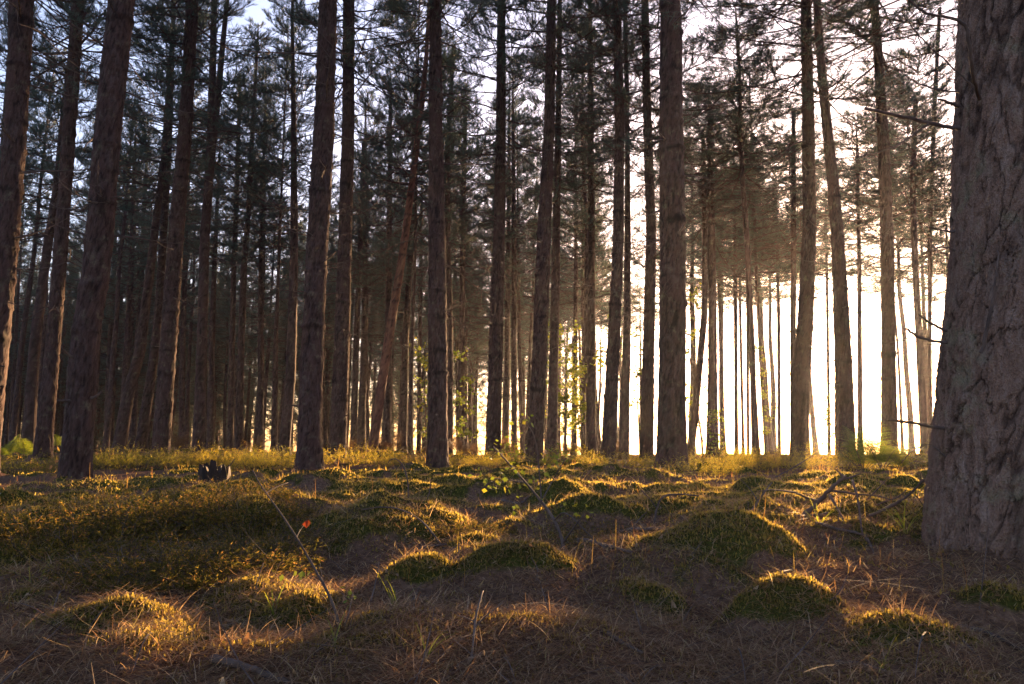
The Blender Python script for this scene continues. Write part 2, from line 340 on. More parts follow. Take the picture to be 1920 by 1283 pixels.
def hum_h(x, y, lim=None):
    z = np.zeros(np.shape(x)); wx = x + 0.05 * fbm(x * 5, y * 5, 3, 3); wy = y + 0.05 * fbm(x * 5, y * 5, 4, 3)
    bm_ = 1 + 0.45 * fbm(x * 7, y * 7, 6, 3)
    for (cx, cy, rx, ry, hh) in hums[:lim]:
        r2 = ((wx - cx) / rx) ** 2 + ((wy - cy) / ry) ** 2
        z = np.maximum(z, hh * np.clip(1 - r2, 0, 1) ** 0.9 * (0.35 + 0.65 * np.clip(1 - r2, 0, 1)) ** 0.3)
    return z * bm_
def ground_h(x, y):
    x = np.asarray(x, float); y = np.asarray(y, float)
    d = np.hypot(x, y); amp = sstep(0.8, 3.0, d)
    n = 0.05 * fbm(x * 0.7, y * 0.7, 11, 3) * amp + 0.075 * fbm(x * 1.9, y * 1.9, 15, 2) * sstep(0.5, 2.0, d) * sstep(14, 6, d) + 0.026 * fbm(x * 3.5, y * 3.5, 21, 4)
    far = 0.12 * fbm(x * 0.12, y * 0.12, 31, 2) * sstep(14, 40, d)
    dent = -0.10 * np.exp(-(((x - hollow[0]) / 0.035) ** 2 + ((y - hollow[1]) / 0.06) ** 2))
    bank = np.zeros(x.shape)
    for a in anch:
        if 4 < a[1] < 20: bank = np.maximum(bank, 0.07 * np.exp(-np.maximum(0, np.hypot(x - a[0], y - a[1]) - 0.2) / 0.22))
    return base_h(x, y) + bank + n + far + hum_h(x, y) + dent
hollow = on_plane(1395, 1160)
def gz(x, y): return float(ground_h(np.array([x]), np.array([y]))[0])
def moss_mask(x, y):
    h = hum_h(x, y); hs = hum_h(x, y, len(HUM)); n = fbm(x * 1.6, y * 1.6, 41, 4)
    n2 = fbm(x * 9, y * 9, 43, 3)
    return np.clip(sstep(0.0, 0.09, h) * 0.55 + sstep(0.015, 0.07, hs) * 0.4 + sstep(-0.1, 0.35, n) * 0.6 + 0.4 * n2 - 0.02 - 0.07 * sstep(2.5, 5, np.hypot(x, y)), 0, 1)

ang = np.concatenate([np.linspace(-math.pi, -0.72, 60, endpoint=False), np.linspace(-0.72, 0.72, 720, endpoint=False), np.linspace(0.72, math.pi, 60, endpoint=False)])
rad = np.concatenate([[0.05, 0.3, 0.6], np.geomspace(0.9, 60, 420), np.geomspace(63, 118, 18)])
A, R = np.meshgrid(ang, rad); gx = R * np.sin(A); gy = R * np.cos(A)
gzv = ground_h(gx, gy); mm = moss_mask(gx, gy)
na, nr = len(ang), len(rad)
i = np.arange(nr - 1)[:, None] * na; j = np.arange(na)[None, :]; j2 = (j + 1) % na
gf = np.stack([i + j, i + j2, i + na + j2, i + na + j], -1).reshape(-1, 4)
m, nt, p = new_mat('forest_floor'); M_floor = m; p.inputs['Specular IOR Level'].default_value = 0.0
v = coords(nt); n1 = noise(nt, 9, 8, v, 0.7); n2 = noise(nt, 60, 5, v, 0.7)
lit = ramp(nt, [(0.3, (0.045, 0.028, 0.02)), (0.5, (0.11, 0.065, 0.046)), (0.7, (0.18, 0.115, 0.08))], n2)
mo = ramp(nt, [(0.3, (0.02, 0.022, 0.006)), (0.55, (0.05, 0.052, 0.012)), (0.75, (0.085, 0.08, 0.02))], n2)
am = nt.nodes.new('ShaderNodeAttribute'); am.attribute_name = 'moss'
ad = nt.nodes.new('ShaderNodeMath'); ad.operation = 'ADD'; nt.links.new(am.outputs['Fac'], ad.inputs[0]); nt.links.new(n1, ad.inputs[1])
nt.links.new(mix(nt, ramp(nt, [(0.8, (0, 0, 0)), (1.1, (1, 1, 1))], ad.outputs[0]), lit, mo), p.inputs['Base Color'])
bump(nt, p, n2, 1.0, 0.015)
tag(link('ground', mesh_np('ground', np.stack([gx, gy, gzv], -1).reshape(-1, 3), gf, M_floor, None, True, {'moss': mm.ravel()})), kind='structure')

# ------------------------------------------------------------------ trunks
WHORL = 0.47
def path_px(Y, pts):
    P = np.array([at(a, b, Y) for a, b, _ in pts]); r = np.array([c * 0.96 * math.cos(math.atan((a - CX) / F)) for a, _, c in pts]) * 0.5 * Y / F
    return P, r
def smooth_path(P, r, step, ht):
    """extend to the height ht, resample by z with a smooth curve"""
    if P[-1][2] < ht:
        k = len(P); sl = (P[-1] - P[-2]) / max(1e-6, P[-1][2] - P[-2][2]); sl0 = sl * 0.4; sl0[2] = 1
        dz = ht - P[-1][2]
        P = np.vstack([P, P[-1] + sl0 * dz * 0.5, P[-1] + sl0 * dz]); r = np.concatenate([r, [r[-1] * 0.62, max(0.012, r[-1] * 0.12)]])
    z0 = P[0][2] - 0.3; z = np.arange(z0, ht, step)
    X = np.interp(z, P[:, 2], P[:, 0]); Yy = np.interp(z, P[:, 2], P[:, 1]); rr = np.interp(z, P[:, 2], r)
    k = max(1, int(0.5 / step)); ker = np.hanning(2 * k + 3); ker /= ker.sum()
    f = lambda a: np.convolve(np.pad(a, (k + 1, k + 1), mode='reflect', reflect_type='odd'), ker, 'valid')
    return np.stack([f(X), f(Yy), z], -1), np.maximum(0.006, f(rr))
def fade_(Rr, rr): return np.clip(Rr / max(rr[0], 1e-3), 0.25, 1)
def trunk_mesh(name, Pc, rr, seg, mat, seed, cw=0.06, ch=0.17, depth=0.012, flare=0.36, whorl=True, detail=1.0):
    n = len(Pc); th = np.arange(seg) * 2 * math.pi / seg
    s = Pc[:, 2] - Pc[0, 2] - 0.3
    T, S = np.meshgrid(th, s); Rr = rr[:, None]
    nu = max(5, int(round(2 * math.pi * rr[: max(2, n // 3)].mean() / cw)))
    C_, S_ = np.cos(T), np.sin(T); rad0 = rr[0]
    a1 = T / (2 * math.pi) * nu; v = S / ch
    def per(fr, fz, sd, o=3):                # noise that closes round the trunk
        return fbm(C_ * fr + 31.7, S_ * fr + S * fz, sd, o) + fbm(S_ * fr + 11.3, C_ * fr - S * fz * 0.83, sd + 1, o)
    w3 = per(14.0, 26.0, seed + 90, 3); w1 = per(1.6, 5.0, seed, 3) + 0.55 * w3; w2 = per(2.3, 3.0, seed + 30, 3) + 0.22 * per(12.0, 22.0, seed + 95, 3)
    u = np.mod(a1 + 0.7 * w1, nu); wv = v + 0.8 * w2
    e = worley(u, wv, nu, seed); e2 = worley(np.mod(a1 * 2 + 1.1 * w2, nu * 2), wv * 1.8 + 0.5 * w1, nu * 2, seed + 40)
    thick = np.clip(0.30 + 0.45 * per(1.2, 2.0, seed + 50, 2), 0.06, 0.6)
    crack = sstep(0.0, 1.0, e / thick); fine = sstep(0.0, 0.22, e2)
    rel = 0.65 * crack + 0.2 * fine + 0.12 * w1 + 0.3 * per(9.0, 22.0, seed + 60, 3) + 0.36 * per(26.0, 60.0, seed + 65, 3)
    pl = np.clip(0.12 + 0.55 * crack + 0.2 * fine + 0.35 * per(6.0, 12.0, seed + 70, 3), 0, 1)
    d = depth * fade_(Rr, rr) * (rel - 0.7)
    fade = fade_(Rr, rr)
    d = d + 0.05 * Rr * vnoise(T / (2 * math.pi) * 5, S * 1.1, seed + 2, 5)
    rad_ = Rr * (1 + flare * np.exp(-np.maximum(S, 0) / 0.15) * (1 + 0.5 * vnoise(T / (2 * math.pi) * 7, S * 0.6, seed + 8, 7)))
    if whorl:
        ph = S / WHORL + 0.35 * vnoise(S * 0.9 / WHORL, S * 0, seed) + 0.06 * w2; q = (ph - np.round(ph)) * WHORL
        ring = np.exp(-((q + 0.02) / 0.04) ** 2) * sstep(0.9, 1.8, S) * np.clip(0.25 + 1.1 * vnoise(T / (2 * math.pi) * 5, np.round(ph), seed + 12, 5) + 0.4 * w3, 0, 1); pl = pl * (1 - 0.85 * ring)
        d = d + (0.1 * Rr) * np.exp(-(q / 0.035) ** 2) * sstep(0.9, 1.8, S) * (1 + vnoise(T / (2 * math.pi) * 6, np.round(ph), seed + 4, 6))
    rad_ = rad_ + d
    co = np.stack([Pc[:, 0][:, None] + rad_ * np.cos(T), Pc[:, 1][:, None] + rad_ * np.sin(T), np.broadcast_to(Pc[:, 2][:, None], T.shape)], -1).reshape(-1, 3)
    i = np.arange(n - 1)[:, None] * seg; j = np.arange(seg)[None, :]; j2 = (j + 1) % seg
    f = np.stack([i + j, i + j2, i + seg + j2, i + seg + j], -1).reshape(-1, 4)
    return co, f, {'plate': np.clip(pl, 0, 1).ravel()}

def twig_path(p0, d0, L, n=7, droop=0.0, up=0.0, wob=0.06):
    p = np.array(p0, float); d = np.array(d0, float); out = [p.copy()]
    for k in range(n):
        d = d + np.array([0, 0, -droop * (1 - k / n) + up * k / n]) + rng.normal(size=3) * wob; d = unit(d)
        p = p + d * L / n; out.append(p.copy())
    return np.array(out)
def dead_branch(T, p0, az, el, L, r0, k=5, subs=4, tufts=0, mat=0):
    d = np.array([math.cos(az) * math.cos(el), math.sin(az) * math.cos(el), math.sin(el)])
    pp = twig_path(p0, d, L, 8, 0.10 if rng.random() < 0.6 else 0.0, 0.16, 0.07)
    T.tube(pp, np.linspace(r0, r0 * 0.25, len(pp)), k, mat)
    for _ in range(subs):
        q = rng.integers(2, 8); sd_ = unit(pp[min(q + 1, 8)] - pp[q - 1]); side = unit(np.cross(sd_, rand_unit(1)[0]) * np.array([1, 1, 0.5]))
        l2 = L * rng.uniform(0.15, 0.4); ps = twig_path(pp[q], unit(sd_ * 0.8 + side), l2, 4, 0.0, 0.12, 0.09)
        T.tube(ps, np.linspace(r0 * 0.42, r0 * 0.15, 5), 3, mat)
        if tufts:
            n = 14; b = ps[rng.integers(2, 5, n)]; T.tris(needles(b, np.broadcast_to(unit(ps[-1] - ps[0]), (n, 3)), 0.11, 0.009), 1)

# ------------------------------------------------------------------ crowns (shared meshes)
def crown_mesh(name, H, R0, seed, dens=1.0, sparse_low=0.35):
    global rng
    rng = np.random.default_rng(seed)
    T = Tubes(); tp, td = [], []
    z = 0.0
    while z < H * 0.97:
        t = z / H; L0 = R0 * ((1 - t) ** 0.8 * 0.9 + 0.12) * (0.75 + 0.25 * min(1, t * 4 + 0.5))
        nb = rng.integers(4, 7)
        for b in range(nb):
            az = 2 * math.pi * (b + rng.uniform(-0.3, 0.3)) / nb + z * 3; L = L0 * rng.uniform(0.55, 1.2)
            el = math.radians(-6 + 50 * t + rng.uniform(-22, 24))
            d = np.array([math.cos(az) * math.cos(el), math.sin(az) * math.cos(el), math.sin(el)])
            pp = twig_path((0, 0, z + rng.uniform(-0.12, 0.12)), d, L, 9, 0.03, 0.13, 0.07)
            r0 = 0.008 + 0.007 * L
            T.tube(pp, np.linspace(r0, 0.004, 10), 4, 0)
            if t < 0.12 and rng.random() < sparse_low: continue
            ns = int(13 * L * dens) + 5
            for _ in range(ns):
                f = rng.uniform(0.22, 1.0) ** 0.8 * 9; q = min(int(f), 8); base = pp[q] + (pp[q + 1] - pp[q]) * (f - q)
                fw = unit(pp[q + 1] - pp[q]); side = unit(np.cross(fw, np.array([0, 0, 1.0]))) * rng.choice([-1, 1])
                l2 = (0.16 + 0.40 * (1 - f / 9) * L) * rng.uniform(0.5, 1.1)
                ps = twig_path(base, unit(fw * 0.8 + side * rng.uniform(0.2, 1.1) + np.array([0, 0, rng.uniform(-0.5, 1.0)])), l2, 4, 0.0, 0.25, 0.14)
                T.tube(ps, np.linspace(0.006, 0.003, 5), 3, 0)
                for kf in ([1.0] if l2 < 0.22 else [0.55, 1.0] if l2 < 0.45 else [0.4, 0.7, 1.0]):
                    g = kf * 4; k0 = min(int(g), 3); tp.append(ps[k0] + (ps[k0 + 1] - ps[k0]) * (g - k0)); td.append(unit(ps[k0 + 1] - ps[k0]))
        z += rng.uniform(0.3, 0.5)
    tp = np.array(tp); td = np.array(td); n = 15
    P = np.repeat(tp, n, 0) + rng.normal(size=(len(tp) * n, 3)) * 0.012; D = np.repeat(td, n, 0)
    P = P + D * rng.uniform(-0.07, 0.03, (len(P), 1))
    print(name, len(P))
    T.tris(needles(P, D + np.array([0, 0, 0.35]), 0.108, 0.0078, 0.7), 1, np.repeat(np.clip(rng.normal(0.5, 0.22, len(tp)), 0, 1), n))
    return T.mesh(name, [M_bark, M_needle], False)
CROWNS = [crown_mesh('pine_crown', H, R, 100 + k, dn) for k, (H, R, dn) in enumerate([(8.5, 2.1, 1.2), (9.5, 2.3, 1.1), (7.5, 1.9, 1.3), (8.0, 2.4, 1.0), (10.0, 2.0, 1.2)])]
rng = np.random.default_rng(11)

def add_crown(root, me, top, zc, zt, H, rs):
    """place a shared crown so that it spans zc..zt along the leaning top"""
    o = link('crown', me, root); o.location = Vector(top) - root.location
    s = (zt - zc) / H; o.scale = (rs, rs, s); o.rotation_euler = (0, 0, random.uniform(0, 6.28)); return o
CH = [8.5, 9.5, 7.5, 8.0, 10.0]

def near_tree(key, Y, pts, phrase, idx):
    P, r = path_px(Y, pts)
    ht = 15.5 + 3 * random.random() if Y < 26 else 13.5 + 4 * random.random()
    ht = {'T29': 10.5, 'T30': 11.5, 'T31': 12.3, 'T46': 11.5, 'T42': 12.0, 'T39': 12.5, 'T41': 12.0}.get(key, ht)
    near = Y < 19
    step = 0.035 if near else 0.08
    Pc, rr = smooth_path(P, r, step, ht)
    base = Vector((P[0][0], Y, gz(P[0][0], Y)))
    lab, cat = LABELS[key], 'tree'
    root = thing('pine_tree', base, lab, cat, 'pines of the plantation')
    red = key in ('T14',)
    co, f, pa = trunk_mesh('trunk', Pc, rr, 72 if near else 20, None, 50 + idx, 0.06, 0.24, 0.02 if near else 0.008)
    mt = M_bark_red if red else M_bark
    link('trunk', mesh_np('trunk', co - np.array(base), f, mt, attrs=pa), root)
    # forked stem
    if key == 'T5':
        T = Tubes(); q = np.array([at(a, b, Y) for a, b in [(392, 330), (400, 255), (409, 180), (416, 100), (426, 0), (436, -120), (440, -260)]]); T.tube(q - np.array(base), np.linspace(0.12, 0.03, len(q)), 12)
        link('forked_stem', T.mesh('forked_stem', [M_bark]), root)
    # crown
    zc = (8.2 if Y < 20 else 7.6) + random.uniform(-0.8, 1.2)
    if pts[0][0] > 1280: zc = max(zc, 0.198 * Y + 0.4)
    zt = max(ht, zc + (3.6 if ht < 12.6 else 6.0)); k = idx % 5; ii = np.searchsorted(Pc[:, 2], zc); ii = min(ii, len(Pc) - 1)
    add_crown(root, CROWNS[k], (Pc[ii][0], Pc[ii][1], zc), zc, zt + 0.3, CH[k], random.uniform(0.85, 1.2) * ((1.75 if Y > 24 and pts[0][0] > 1480 else (1.15 if key in ('T29', 'T30', 'T31') else 1.4)) if pts[0][0] > 1290 else 1.0))
    # broken stubs and knots low on the near trunks
    for b in range(7 if Y < 19 else 0):
        zz = round(random.uniform(0.7, 6.0) / WHORL) * WHORL + random.uniform(-0.04, 0.04); ii = min(np.searchsorted(Pc[:, 2], zz + base.z), len(Pc) - 1); az = random.uniform(math.pi, 2 * math.pi) if random.random() < 0.5 else random.choice([0.1, 3.0]) + random.uniform(-.5, .3)
        T = Tubes(); el = random.uniform(-.3, .5); dv = np.array([math.cos(az) * math.cos(el), math.sin(az) * math.cos(el), math.sin(el)]); L = random.uniform(0.07, 0.28)
        pp = twig_path(Pc[ii] - np.array(base) + 0.85 * rr[ii] * np.array([math.cos(az), math.sin(az), 0]), dv, L, 5, 0.02, 0.05, 0.1); T.tube(pp, np.array([1.9, 1.2, 1, .9, .8, .6]) * random.uniform(0.008, 0.016), 6); link('dead_branch', T.mesh('dead_branch', [M_dead]), root)
    # dead branches below the crown, one mesh each
    nb = 30 if Y < 19 else 20
    for b in range(nb):
        zz = random.uniform(2.2 if Y < 19 else 1.5, zc); zz = round(zz / WHORL) * WHORL + random.uniform(-0.05, 0.05)
        frac = zz / zc
        ii = min(np.searchsorted(Pc[:, 2], zz + base.z), len(Pc) - 1)
        T = Tubes(); L = random.uniform(0.25, 0.7) + frac ** 1.5 * random.uniform(0.3, 1.9)
        az = random.uniform(0, 6.28)
        dead_branch(T, Pc[ii] - np.array(base) + 0.6 * rr[ii] * np.array([math.cos(az), math.sin(az), 0]), az, math.radians(random.uniform(-22, 32)), L, 0.007 + 0.006 * L, 4, int(2 + L * 3), 1 if (frac > 0.75 and random.random() < 0.6) else 0)
        link('dead_branch', T.mesh('dead_branch', [M_dead, M_needle]), root)
    return root

LABELS = {
 'T1': 'pine at the far left edge with a bright orange rim along its right side',
 'T2': 'slim pine standing between the orange-rimmed edge pine and the thick plated pine',
 'T3': 'thick pine with flaking plated bark at far left, nearest of the left trees',
 'T4': 'ringed dark pine standing just right of the golden heath bushes at left',
 'T5': 'forked pine whose trunk splits into two slender stems high up',
 'T6': 'pine leaning right, rising behind the golden heath left of the ringed pine',
 'T7': 'straighter pine close against the leaning pine behind the golden heath',
 'T8': 'narrow distant pine right beside the thick plated pine at left',
 'T9': 'left one of two slender pinkish pines standing side by side',
 'T10': 'right one of two slender pinkish pines standing side by side',
 'T11': 'medium pine just left of the dark stout pine, with a crooked upper stem',
 'T12': 'dark stout pine with fissured bark left of centre',
 'T13': 'pine standing close on the right of the dark stout pine',
 'T14': 'strongly leaning pine with reddish bark left of centre',
 'T15': 'straight thick pine right of the strongly leaning reddish pine',
 'T16': 'thin crooked pine touching the right edge of the straight thick pine',
 'T17': 'thin upright pine in the gap between the straight thick pine and centre',
 'T18': 'clean straight pine just left of the picture centre',
 'T22': 'pine rising directly behind the leafy birch seedling',
 'T23': 'thinner pine close on the right of the pine behind the birch seedling',
 'T24': 'narrow straight pine beside the yellow-leaved birch near centre',
 'T25': 'pine leaning slightly right, with a wide foot, right of centre',
 'T26': 'thinner companion on the right of the slightly leaning pine near centre',
 'T27': 'pine just left of the massive centre-right pine',
 'T28': 'massive grey-brown pine right of centre, thickest of the middle trees',
 'T29': 'bent pine curving away on the right of the massive pine',
 'T30': 'pine with flared leafy foot standing before the bright clearing',
 'T31': 'dark narrow pine standing clear before the bright clearing',
 'T32': 'thin pale pine directly right of the dark narrow pine in the clearing',
 'T33': 'thin far pine, first to the right of the flared pine in the clearing',
 'T34': 'thin far pine, second to the right of the flared pine in the clearing',
 'T35': 'thin far pine, third to the right of the flared pine in the clearing',
 'T36': 'thin far pine, fourth to the right of the flared pine in the clearing',
 'T37': 'lone thin pine in the white glare left of the sun',
 'T38': 'thick pine whose right edge glows from the sun beside it',
 'T39': 'thin pine peeping from behind the left side of the sun-edged pine',
 'T40': 'curving pine right of the sun, leaning left towards its top',
 'T41': 'thin far pine in the glare between the two thick pines at the sun',
 'T42': 'thin pine between the curving pine and the pine behind the ferns',
 'T44': 'thick straight pine rising behind the bracken clump at right',
 'T45': 'skinny leaning pole of a pine right of the bracken clump',
 'T46': 'medium pine nearest the left edge of the great foreground trunk',
 'T47': 'thin pine half hidden behind the great foreground trunk',
 'U1': 'back-row pine, first right of the pair formed with the dark stout pine',
 'U2': 'back-row pine, second right of the pair formed with the dark stout pine',
 'U3': 'vertical pine crossed by the strongly leaning reddish pine',
 'U4': 'grey back-row pine just right of the strongly leaning reddish pine',
 'U5': 'very thin dark pole between the leaning reddish pine and the straight thick pine',
 'U6': 'back-row pine touching the left side of the straight thick pine',
 'U7': 'thin back-row pine, first right of the clean pine near centre',
 'U8': 'thin back-row pine, second right of the clean pine near centre',
 'U9': 'thin back-row pine, third right of the clean pine near centre',
 'U10': 'thin pine wrapped in yellow birch leaves right of centre',
 'U11': 'thin pine between the leaf-wrapped pine and the narrow straight pine',
 'U12': 'back-row pine just right of the forked pine foot',
 'U13': 'back-row pine between the ringed pine and the forked pine',
 'U14': 'back-row pine, first right of the two slender pinkish pines',
 'U15': 'back-row broken-topped pine, second right of the two slender pinkish pines',
}
for idx, (k, v) in enumerate(NT.items()): near_tree(k, v[0], v[1], v[2], idx)

# ------------------------------------------------------------------ great foreground pine
Y, pts = BIG
P, r = path_px(Y, pts)
Pc, rr = smooth_path(P, r, 0.0055, 2.35)
broot = thing('pine_tree', Vector((P[0][0], Y, gz(P[0][0], Y))), 'great foreground pine with deeply plated bark filling the right edge', 'tree', 'pines of the plantation')
o_ = np.array(broot.location)
co, f, pa = trunk_mesh('trunk', Pc, rr, 640, None, 5, 0.07, 0.2, 0.016, 0.02, False, 1.25)
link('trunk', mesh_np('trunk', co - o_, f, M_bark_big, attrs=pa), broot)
P2 = Pc[-1]; up = np.array([[P2[0], P2[1], P2[2]], [P2[0] - 0.02, P2[1], 6], [P2[0] - 0.1, P2[1], 12], [P2[0] - 0.1, P2[1], 17]])
T = Tubes(); zz = np.linspace(2.33, 17, 60); q = np.stack([np.interp(zz, up[:, 2], up[:, i_]) for i_ in range(3)], -1); T.tube(q - o_, np.interp(zz, [2.3, 9, 17], [rr[-1], rr[-1] * 0.66, 0.03]), 32)
link('upper_trunk', T.mesh('upper_trunk', [M_bark_big]), broot)
add_crown(broot, CROWNS[1], (P2[0] - 0.06, P2[1], 9), 9, 17.5, CH[1], 1.3)
BB = [([(1800, 240, 0), (1772, 238, 0), (1720, 226, -.05), (1670, 214, -.1), (1622, 203, -.12)], 11, 8),
      ([(1740, 232, -.05), (1715, 250, -.1), (1680, 276, -.2), (1620, 294, -.3), (1560, 299, -.35)], 5, 2),
      ([(1800, 172, -.05), (1765, 171, -.1), (1730, 160, -.2), (1706, 148, -.25), (1697, 140, -.26)], 5, 2),
      ([(1836, 185, -.22), (1826, 150, -.3), (1818, 90, -.36), (1812, 45, -.38), (1780, 33, -.38), (1740, 27, -.38), (1720, 15, -.38), (1700, -6, -.38)], 10, 4),
      ([(1822, 160, -.3), (1790, 130, -.3), (1745, 90, -.35), (1712, 55, -.36), (1688, 20, -.36)], 4, 2),
      ([(1775, 642, 0), (1750, 640, 0), (1725, 634, -.04), (1697, 617, -.06)], 9, 6),
      ([(1710, 632, -.05), (1690, 638, -.1), (1652, 646, -.15)], 3.5, 2),
      ([(1775, 620, 0), (1755, 612, 0), (1735, 600, -.05), (1722, 588, -.08)], 8, 4),
      ([(1770, 803, 0), (1745, 800, 0), (1710, 793, -.06), (1664, 787, -.1)], 8, 7),
      ([(1775, 858, 0), (1742, 830, .05), (1710, 845, .05), (1690, 868, .06)], 4, 2),
      ([(1800, 200, 0), (1778, 193, 0), (1760, 186, -.03)], 10, 5),
      ([(1790, 470, 0), (1768, 462, 0), (1745, 470, -.05), (1733, 458, -.08)], 6, 2.5),
      ([(1790, 435, 0), (1766, 432, 0), (1738, 424, -.05)], 7, 3),
      ([(1840, 660, -.36), (1860, 580, -.38), (1868, 520, -.40), (1872, 470, -.38)], 8, 3)]
for (pp, w0, w1) in BB:
    q = np.array([at(a, b, Y + d - 0.02) for a, b, d in pp]) - o_
    t_ = np.linspace(0, len(q) - 1, len(q) * 5); q = np.stack([np.interp(t_, np.arange(len(q)), q[:, i_]) for i_ in range(3)], -1)
    ker = np.ones(5) / 5; q = np.stack([np.convolve(np.pad(q[:, i_], 2, mode='reflect', reflect_type='odd'), ker, 'valid') for i_ in range(3)], -1)
    q += rng.normal(size=q.shape) * 0.0012
    T = Tubes(); T.tube(q, np.linspace(w0, w1, len(q)) * 0.38 * Y / F, 8); link('dead_branch', T.mesh('dead_branch', [M_dead]), broot)

# ------------------------------------------------------------------ back rows
TRK = []
for k in range(3):
    zz = np.arange(-0.3, 16, 0.12); b = np.stack([0.12 * fbm(zz * 0.25, zz * 0 + k, 60 + k, 2), 0.12 * fbm(zz * 0.25, zz * 0 + 7 + k, 60 + k, 2), zz], -1)
    b[:, :2] -= np.array([np.interp(0, zz, b[:, 0]), np.interp(0, zz, b[:, 1])])
    rr_ = np.interp(zz, [0, 1, 8, 16], [0.16, 0.135, 0.09, 0.02]); co, f, pa = trunk_mesh('t', b, rr_, 12, None, 80 + k, 0.06, 0.2, 0.006)
    T = Tubes(); T.co.append(co); T.f.append(f); T.m4.append(np.zeros(len(f), int)); T.at.append(np.full(len(co), 0.5)); T.n = len(co)
    for q in range(46):
        h = random.uniform(1.6, 8.5); az = random.uniform(0, 6.28); L = random.uniform(0.3, 0.8) + (h / 8) ** 1.5 * random.uniform(0.2, 1.3)
        c = [np.interp(h, zz, b[:, 0]), np.interp(h, zz, b[:, 1]), h]
        dead_branch(T, c, az, math.radians(random.uniform(-20, 30)), L, 0.007 + 0.005 * L, 3, 3)
    TRK.append((T.mesh('pine_trunk', [M_bark, M_needle], True, np.concatenate([pa['plate'], np.full(sum(map(len, T.at)) - len(co), 0.4)])), b, zz))
occ = [(at(v[1][0][0], v[1][0][1], v[0])[0], v[0]) for v in NT.values()] + [(1.8, 2.75)]
def ymax(px):
    return float(np.interp(px, [-200, 400, 620, 900, 1180, 1260, 1300, 1900], [92, 88, 80, 76, 76, 50, 48, 48]))
back = []
for gy_ in np.arange(19, 92, 3.0):
    for gx_ in np.arange(-70, 30, 2.9):
        x = gx_ + random.uniform(-1.2, 1.2); y = gy_ + random.uniform(-1.2, 1.2); px = CX + F * x / y * 1.0
        if px < -140 or px > 1880 or y > ymax(px): continue
        if px > 1230 and y < 31: continue
        if 1480 < px < 1600 and y < 42: continue
        if y < 24 and px > 560: continue
        if y < 44 and random.random() < (0.53 if px < 640 else 0.46): continue
        if 1060 < px < 1300 and y > 46 and random.random() < 0.55: continue
        if px > 1300 and y < 31: continue
        if px > 1300 and y < 42 and random.random() < 0.2: continue
        if any((x - a) ** 2 + (y - b) ** 2 < 1.7 ** 2 for a, b in occ): continue
        occ.append((x, y)); back.append((px, x, y))
back.sort()
anc = sorted([(v[1][0][0], v[2]) for k, v in NT.items() if v[0] < 20 or k in ('T5', 'T14')]) + [(1760, 'great foreground trunk')]
names = [a[1] for a in anc]
def gap_of(px):
    g = -1
    for q, (ax, _) in enumerate(anc):
        if px > ax: g = q
    return g
from collections import Counter
cnt = Counter(gap_of(b[0]) for b in back); seen = Counter()
ORD = ['first', 'second', 'third', 'fourth', 'fifth', 'sixth', 'seventh', 'eighth', 'ninth', 'tenth', 'eleventh', 'twelfth'] + ['%dth' % q for q in range(13, 80)]
for q, (px, x, y) in enumerate(back):
    g = gap_of(px); seen[g] += 1
    dep = 'distant' if y > 52 else 'background'
    lab = '%s pine, %s rightwards from the %s' % (dep, ORD[seen[g] - 1], names[g]) if g >= 0 else '%s pine, %s from the left edge of the forest' % (dep, ORD[seen[g] - 1])
    z = gz(x, y); root = thing('pine_tree', (x, y, z), lab, 'tree', 'pines of the plantation')
    k = q % 3; me, b, zz = TRK[k]; s = random.uniform(0.85, 1.12); rot = random.uniform(0, 6.28)
    lean = random.uniform(-0.03, 0.05)
    root.rotation_euler = (random.uniform(-0.02, 0.02), lean, 0)
    t = link('trunk', me, root); rs = random.uniform(0.8, 1.35); t.scale = (rs, rs, s); t.rotation_euler = (0, 0, rot)
    zc = (random.uniform(5.6, 8.5) if y < 45 or px > 640 else random.uniform(3.4, 6.5)) * s
    if y > 62 and px < 1060 and random.random() < (0.8 if px < 640 else 0.55): zc = random.uniform(1.2, 3.2)
    kk = random.randrange(5)
    low = zc < 3.3
    if low: pass
    elif px > 1280: zc = max(6.2, 0.197 * y + 0.3)
    elif px > 1000: zc = max(zc, 0.17 * y)
    elif px > 640: zc = max(zc, 0.105 * y)
    o = link('crown', CROWNS[kk], root); cx, cy = np.interp(zc / s, zz, b[:, 0]) * rs, np.interp(zc / s, zz, b[:, 1]) * rs
    o.location = (cx * math.cos(rot) - cy * math.sin(rot), cx * math.sin(rot) + cy * math.cos(rot), zc)
    o.scale = (random.uniform(0.85, 1.2) * (1.25 if px > 1280 else 1.0),) * 2 + ((16 * s - zc + 0.5) / CH[kk],); o.rotation_euler = (0, 0, random.uniform(0, 6.28))
print('back trees', len(back))

